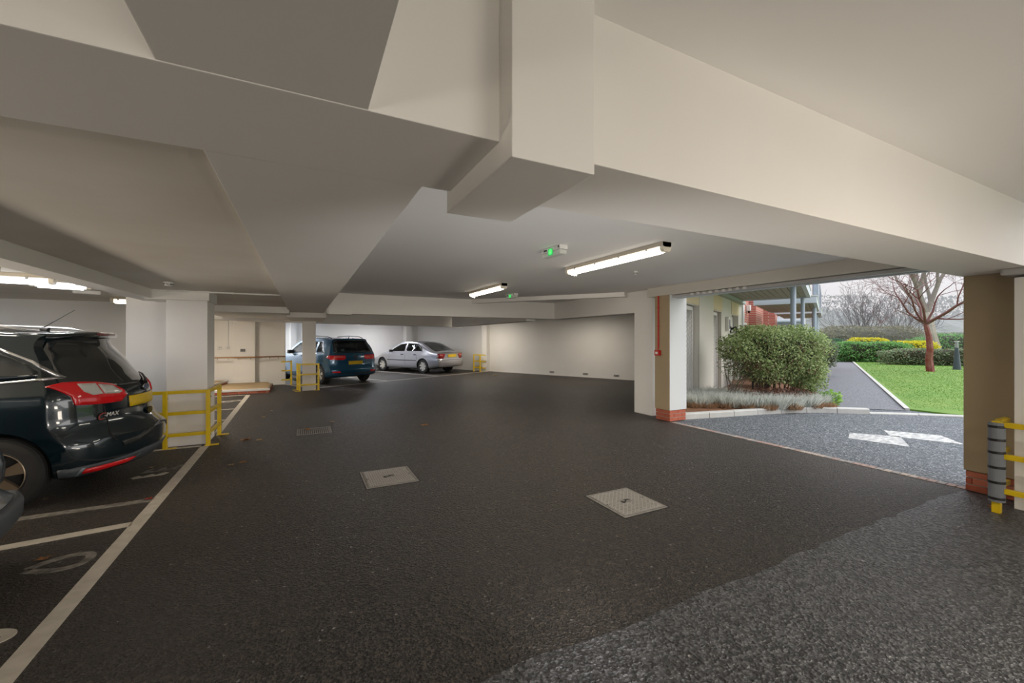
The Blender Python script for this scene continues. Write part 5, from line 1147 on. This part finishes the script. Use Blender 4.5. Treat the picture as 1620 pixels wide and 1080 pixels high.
# hedges across the garden
hedge('hedge', 'dark green conifer hedge at the far end of the path', 'hedge', 1308, 29.8, 1.1, .8, 0, 1.55, .12, 5200, CON, CORE)
hedge('hedge', 'bright green laurel hedge at the far end of the lawn', 'hedge', 1373, 27.4, 2.35, .8, 0, 1.36, .13, 8000, LAUR, CORE, a=-TH - R(14))
hedge('hedge', 'speckled low hedge behind the red-barked tree', 'hedge', 1490, 23.6, 2.9, .6, 0, .98, .09, 9000, MIXH, CORE, a=-TH - R(22), dead=LBR)
hedge('hedge', 'golden yellow shrub showing above the laurel hedge', 'hedge', 1372, 30.6, 1.35, .8, .2, 1.62, .13, 4500, YLF, CORE)
hedge('hedge', 'golden yellow shrub between the laurel and the red-barked tree', 'hedge', 1444, 27.8, 1.3, .8, .2, 1.40, .13, 4200, YLF, CORE)
hedge('thicket', 'tall misty olive-brown thicket beyond the hedges', 'thicket', 1368, 42, 5.2, 2.0, .2, 2.85, .22, 7000, OLIVE, mat('olive_core', (.10, .10, .075), .95))
hedge('hedge', 'distant clipped green hedge right of the grey tree', 'hedge', 1520, 38, 4.2, 1.2, 0, 2.0, .17, 6000, LAUR, CORE)
hedge('hedge', 'pale misty hedge farthest off on the right', 'hedge', 1500, 60, 9, 2, 0, 2.5, .3, 5000, MIXH, CORE)
# bare trees
def tree(name, label, px, depth, bark, twig, seed, trunk, depthmax, spread, z_fork, limbs, tl, multi=None, lean=(0, 0), zb=0., minr=.010, ratio=.74, group=None, up=.25):
    x, y = at_px(px, depth); t = thing(name, label, 'tree', (x, y, zb), 0, group); rr = random.Random(seed); bt = bmesh.new(); bb = bmesh.new(); cnt = [0]
    def grow(p, d_, L_, r_, lv):
        if lv > depthmax or cnt[0] > 5200: return
        n_ = 4; pts = [p]; rad = [r_]; q = p.copy(); dd = d_.copy()
        for k in range(n_):
            dd = (dd + Vector((rr.gauss(0, .13), rr.gauss(0, .13), rr.gauss(0, .10) + up * .12))).normalized(); q = q + dd * (L_ / n_); pts.append(q.copy()); rad.append(max(r_ * (1 - .45 * (k + 1) / n_), minr * .6))
        tube(bt if lv == 0 else bb, pts, rad, 8 if lv == 0 else (6 if lv < 3 else 3), cap=lv < 3); cnt[0] += 1
        kids = limbs if lv == 0 else rr.choice((2, 3, 3))
        for k in range(kids):
            i = n_ if k == 0 or lv == 0 else rr.randint(1, n_); bd_ = (pts[i] - pts[i - 1]).normalized(); ax = bd_.orthogonal().normalized(); ax.rotate(Matrix.Rotation(rr.uniform(0, 6.28) if lv else 6.28 * k / kids + rr.uniform(-.3, .3), 3, bd_)) if False else None
            rnd = Vector((rr.gauss(0, 1), rr.gauss(0, 1), rr.gauss(0, .6))); side = (rnd - bd_ * rnd.dot(bd_)).normalized() if lv else Vector((math.cos(6.28 * k / kids + seed), math.sin(6.28 * k / kids + seed), 0))
            nd = (bd_ * (1 - spread * .5) + side * spread * rr.uniform(.6, 1.2) + Vector((0, 0, up * .3))).normalized(); grow(pts[i].copy(), nd, L_ * rr.uniform(.62, .85) if lv else tl * rr.uniform(.8, 1.15), rad[i] * (ratio if k else .85), lv + 1)
    if multi:
        for k in range(multi):
            a = 6.28 * k / multi + rr.uniform(-.2, .2); s_ = rr.uniform(.15, .75); grow(Vector((.1 * math.cos(a), .1 * math.sin(a), 0)), Vector((math.cos(a) * s_, math.sin(a) * s_, 1)).normalized(), tl, trunk, 1)
        tube(bt, [(0, 0, -.1), (0, 0, .5)], trunk * 2.2, 8)
    else: grow(Vector((0, 0, 0)), Vector((lean[0], lean[1], 1)).normalized(), z_fork, trunk, 0)
    obj('trunk', bt, bark, t); obj('branches', bb, twig, t); return t
REDB = mat('red_peeling_bark', (.20, .028, .03), .45, noise=(5, .5, (.34, .20, .17), 5)); REDT = mat('red_twig', (.15, .055, .05), .6); GREYB = mat('grey_bark', (.30, .27, .22), .9, noise=(3, .6, (.20, .18, .15), 5)); GREYT = mat('grey_twig', (.22, .19, .17), .9); DISTB = mat('distant_twig', (.09, .07, .07), .9)
tree('red_bark_tree', 'bare tree with peeling red bark standing on the lawn', 1472, 19.1, REDB, REDT, 11, .16, 6, .72, 2.25, 6, 1.6, zb=.0, up=.22, minr=.008, ratio=.60)
tree('grey_tree', 'big bare tree with thick grey forked trunk behind the red-barked one', 1482, 34, GREYB, GREYT, 3, .52, 4, .50, 3.9, 3, 4.2, lean=(-.06, .05), minr=.02, up=.3)
tree('bare_tree', 'bare many-stemmed tree beyond the thicket, left of the pair', 1364, 47, DISTB, DISTB, 21, .095, 5, .40, 2, 5, 2.6, multi=12, zb=.4, minr=.018, up=.5)
tree('bare_tree', 'bare many-stemmed tree beyond the thicket, between the first and the grey tree', 1426, 50, DISTB, DISTB, 33, .085, 5, .38, 2, 5, 2.3, multi=11, zb=.4, minr=.018, up=.5)
# bollard light
x, y = at_px(1514, 20.3); t = thing('bollard_light', 'dark tapered bollard light at the right edge of the lawn', 'bollard', (x, y, 0)); b = bmesh.new(); tube(b, [(0, 0, 0), (-.03, 0, 1.1)], [.16, .07], 12); obj('post', b, mat('bollard_paint', (.05, .07, .09), .5), t)
b = bmesh.new(); tube(b, [(-.03, 0, 1.1), (-.045, 0, 1.38)], [.065, .06], 12); obj('lamp_head', b, mat('bollard_lens', (.30, .32, .34), .3), t); b = bmesh.new(); tube(b, [(-.045, 0, 1.38), (-.045, 0, 1.42)], [.10, .09], 12); obj('cap', b, GREYP, t)
# misty wooded hill
b = bmesh.new(); rr = random.Random(9); n_ = 150; top = []; bot = []
for row in range(2):
    top = []; bot = []
    for k in range(n_):
        s_ = -75 + 190 * k / (n_ - 1); base = (f_ * (118 + row * 22) + r__ * (s_ + 40)); h = (13.0 if row == 0 else 17) - abs(s_ + 20) * .035 + rr.uniform(-.5, .6) + 1.3 * math.sin(s_ * .12) + .5 * math.sin(s_ * .7)
        if s_ > 25: h -= min(3.5, (s_ - 25) * .12)
        top.append(b.verts.new((base.x, base.y, h))); bot.append(b.verts.new((base.x - f_.x * 25, base.y - f_.y * 25, -1)))
    for k in range(n_ - 1): b.faces.new((bot[k], bot[k + 1], top[k + 1], top[k]))
tag(obj('hills', b, mat('wooded_slope', (.10, .12, .10), .95, noise=(.5, .6, (.16, .17, .14), 8), bump=(.7, 1, .8)), kind=ST), 'misty wooded slope on the horizon')
P = np.array([(*(f_ * (117 + rr.uniform(-3, 1)) + r__ * (rr.uniform(-60, 130)))[:2], 0) for k in range(9000)]); rs_ = np.random.RandomState(8)
P[:, 2] = rs_.uniform(7.5, 13.6, len(P)); tag(obj('treeline', leaf_mesh('treeline', P, .8, rs_), leafy('far_twigs', (.08, .09, .07), (.17, .17, .14))), 'soft treeline along the top of the misty slope', 'trees', kind='stuff')
# mist lying over the far garden
b = bmesh.new(); o_ = f_ * 31; bx(b, 0, 115, -150, 150, -.2, 34, rz=math.atan2(f_.y, f_.x), org=(o_.x, o_.y)); mv = bpy.data.materials.new('mist'); mv.use_nodes = True; n_t = mv.node_tree; n_t.nodes.remove(n_t.nodes['Principled BSDF'])
vs = n_t.nodes.new('ShaderNodeVolumeScatter'); vs.inputs['Color'].default_value = (.93, .96, 1, 1); vs.inputs['Density'].default_value = .0045; n_t.links.new(vs.outputs[0], n_t.nodes['Material Output'].inputs['Volume'])
if 1: tag(obj('mist', b, mv), 'thin pale mist over the far end of the garden', 'mist', kind='stuff')
else: b.free()
# ================================================================== BALCONIES OF THE WING
def balcony(label, u0, u1, v0, v1, z, rail=True, posts=()):
    t = thing('balcony', label, 'balcony', tuple(wing(u0, v0, 0)), W26, 'steel balconies of the wing'); Lu = u1 - u0; Lv = v1 - v0
    n_ = 12
    for k in range(n_):
        b = bmesh.new(); y0 = -Lv + Lv * k / n_; bx(b, .05, Lu - .05, y0 + .007, y0 + Lv / n_ - .007, z, z + .03); obj('soffit_board', b, BOARD, t)
    b = bmesh.new(); bx(b, .02, Lu - .02, -Lv + .02, -.02, z + .035, z + .05); obj('deck', b, SEAM, t)
    for nm, (a, c_, e_, g_), m in (('edge_beam', (0, Lu, -Lv - .10, -Lv), BLUEPALE), ('edge_beam', (-.09, 0, -Lv - .1, 0), BLUEPALE), ('edge_beam', (Lu, Lu + .09, -Lv - .1, 0), BLUEPALE)):
        b = bmesh.new(); bx(b, a, c_, e_, g_, z - .02, z + .20, bev=.004); obj(nm, b, m, t)
        b = bmesh.new(); bx(b, a - .02, c_ + .02, e_ - .02, g_ + .02, z + .20, z + .23); obj('beam_flange', b, STEELW, t)
    if rail:
        for zz in (z + 1.25, z + .42):
            b = bmesh.new(); tube(b, [(0, -Lv - .05, zz), (Lu, -Lv - .05, zz)], .022, 8); obj('rail', b, BLUEST, t)
        for k in range(int(Lu / .9) + 1):
            xx = min(k * .9 + .03, Lu - .03); b = bmesh.new(); bx(b, xx - .02, xx + .02, -Lv - .07, -Lv - .03, z + .2, z + 1.25); obj('rail_post', b, BLUEST, t)
        for k in range(int(Lu / .12)):
            xx = .08 + k * .12; b = bmesh.new(); bx(b, xx - .006, xx + .006, -Lv - .056, -Lv - .044, z + .42, z + 1.24); obj('baluster', b, BLUEPALE, t)
    for (xx, yy_, r_) in posts:
        b = bmesh.new(); tube(b, [(xx, yy_, 0), (xx, yy_, z)], r_, 14); obj('post', b, BLUEST, t, smooth=False)
        b = bmesh.new(); tube(b, [(xx, yy_, z + .23), (xx, yy_, z + 3.0)], r_ * .8, 12); obj('upper_post', b, BLUEST, t)
    return t
balcony('balcony over the lattice doors, nearest of the row', -.6, 6.9, .05, 1.95, 2.85, True, [(3.6, -1.75, .060), (7.3, -1.8, .055)])
balcony('second balcony of the row, beyond the cream wall', 7.5, 12.7, .4, 2.1, 2.72, True, [(2.4, -1.68, .07), (5.0, -1.65, .06)])
balcony('third and farthest balcony of the row', 14.2, 19.5, .45, 2.15, 2.72, True, [(1.4, -1.6, .08), (5.0, -1.6, .07)])
# wall lamp, hook and bench on the cream wall
p_ = wing(4.75, .0, 1.98); t = thing('wall_lamp', 'upright white wall lamp with dark glass between the lattice doors', 'lamp', tuple(p_), W26); b = bmesh.new(); bx(b, -.13, .13, -.10, 0, -.21, .21, bev=.02); obj('housing', b, STEELW, t); b = bmesh.new(); bx(b, -.075, .075, -.108, -.10, -.15, .13); obj('glass', b, DKGLASS, t)
p_ = wing(5.42, .0, 1.72); t = thing('hose_hook', 'black curved wall hook right of the wall lamp', 'hook', tuple(p_), W26); b = bmesh.new(); tube(b, [(.05, -.02, .12), (-.02, -.16, .16), (-.06, -.20, .04), (-.05, -.20, -.10), (.02, -.17, -.14)], [.035, .045, .04, .035, .02], 10); obj('hook', b, BLKP, t); b = bmesh.new(); bx(b, 0, .08, -.03, 0, 0, .2); obj('back_plate', b, BLKP, t)
p_ = wing(4.2, .75, .0); t = thing('bench', 'low dark slatted bench half hidden behind the big shrub', 'bench', tuple(p_), W26)
for k in range(4): b = bmesh.new(); bx(b, 0, 1.3, -.36 + k * .095, -.285 + k * .095, .40, .43); obj('slat', b, mat('bench_slat', (.13, .13, .14), .7), t)
for xx in (.1, 1.15):
    for yy_ in (-.33, -.02): b = bmesh.new(); bx(b, xx, xx + .05, yy_ - .025, yy_ + .025, .07, .40); obj('leg', b, BLKP, t)
# security light on the brick wall and white house far behind
p_ = wing(9.5, -.09, 2.75); t = thing('wall_box', 'small pale box high on the red brick wall', 'box', tuple(p_), W26); b = bmesh.new(); bx(b, -.14, .14, -.14, 0, -.12, .12, bev=.02); obj('housing', b, STEELW, t); b = bmesh.new(); bx(b, -.05, .05, -.12, -.04, -.2, -.12); obj('sensor', b, BLKP, t)
WH = thing('apartment_block', 'white apartment block with blue balcony rails far behind the posts', 'building', tuple(wing(38, -2.0, 0)), W26)
b = bmesh.new(); bx(b, 0, 8, -2.6, 8, 0, 7); obj('wall', b, mat('pale_render', (.62, .63, .62), .8), WH)
for k in range(4):
    for j in range(2):
        b = bmesh.new(); bx(b, -.03, .01, -2.2 + k * 1.3, -1.3 + k * 1.3, .9 + j * 2.7, 2.3 + j * 2.7); w_ = obj('window', b, STEELW, WH); b = bmesh.new(); bx(b, -.04, -.03, -2.1 + k * 1.3, -1.4 + k * 1.3, 1.0 + j * 2.7, 2.2 + j * 2.7); obj('pane', b, DKGLASS, w_)
for zz in (2.5, 3.1): b = bmesh.new(); bx(b, -1.2, 0, -2.6, 4, zz, zz + .12); obj('balcony_rail', b, BLUEST, WH)
# ================================================================== wrap-up
bpy.context.view_layer.update()
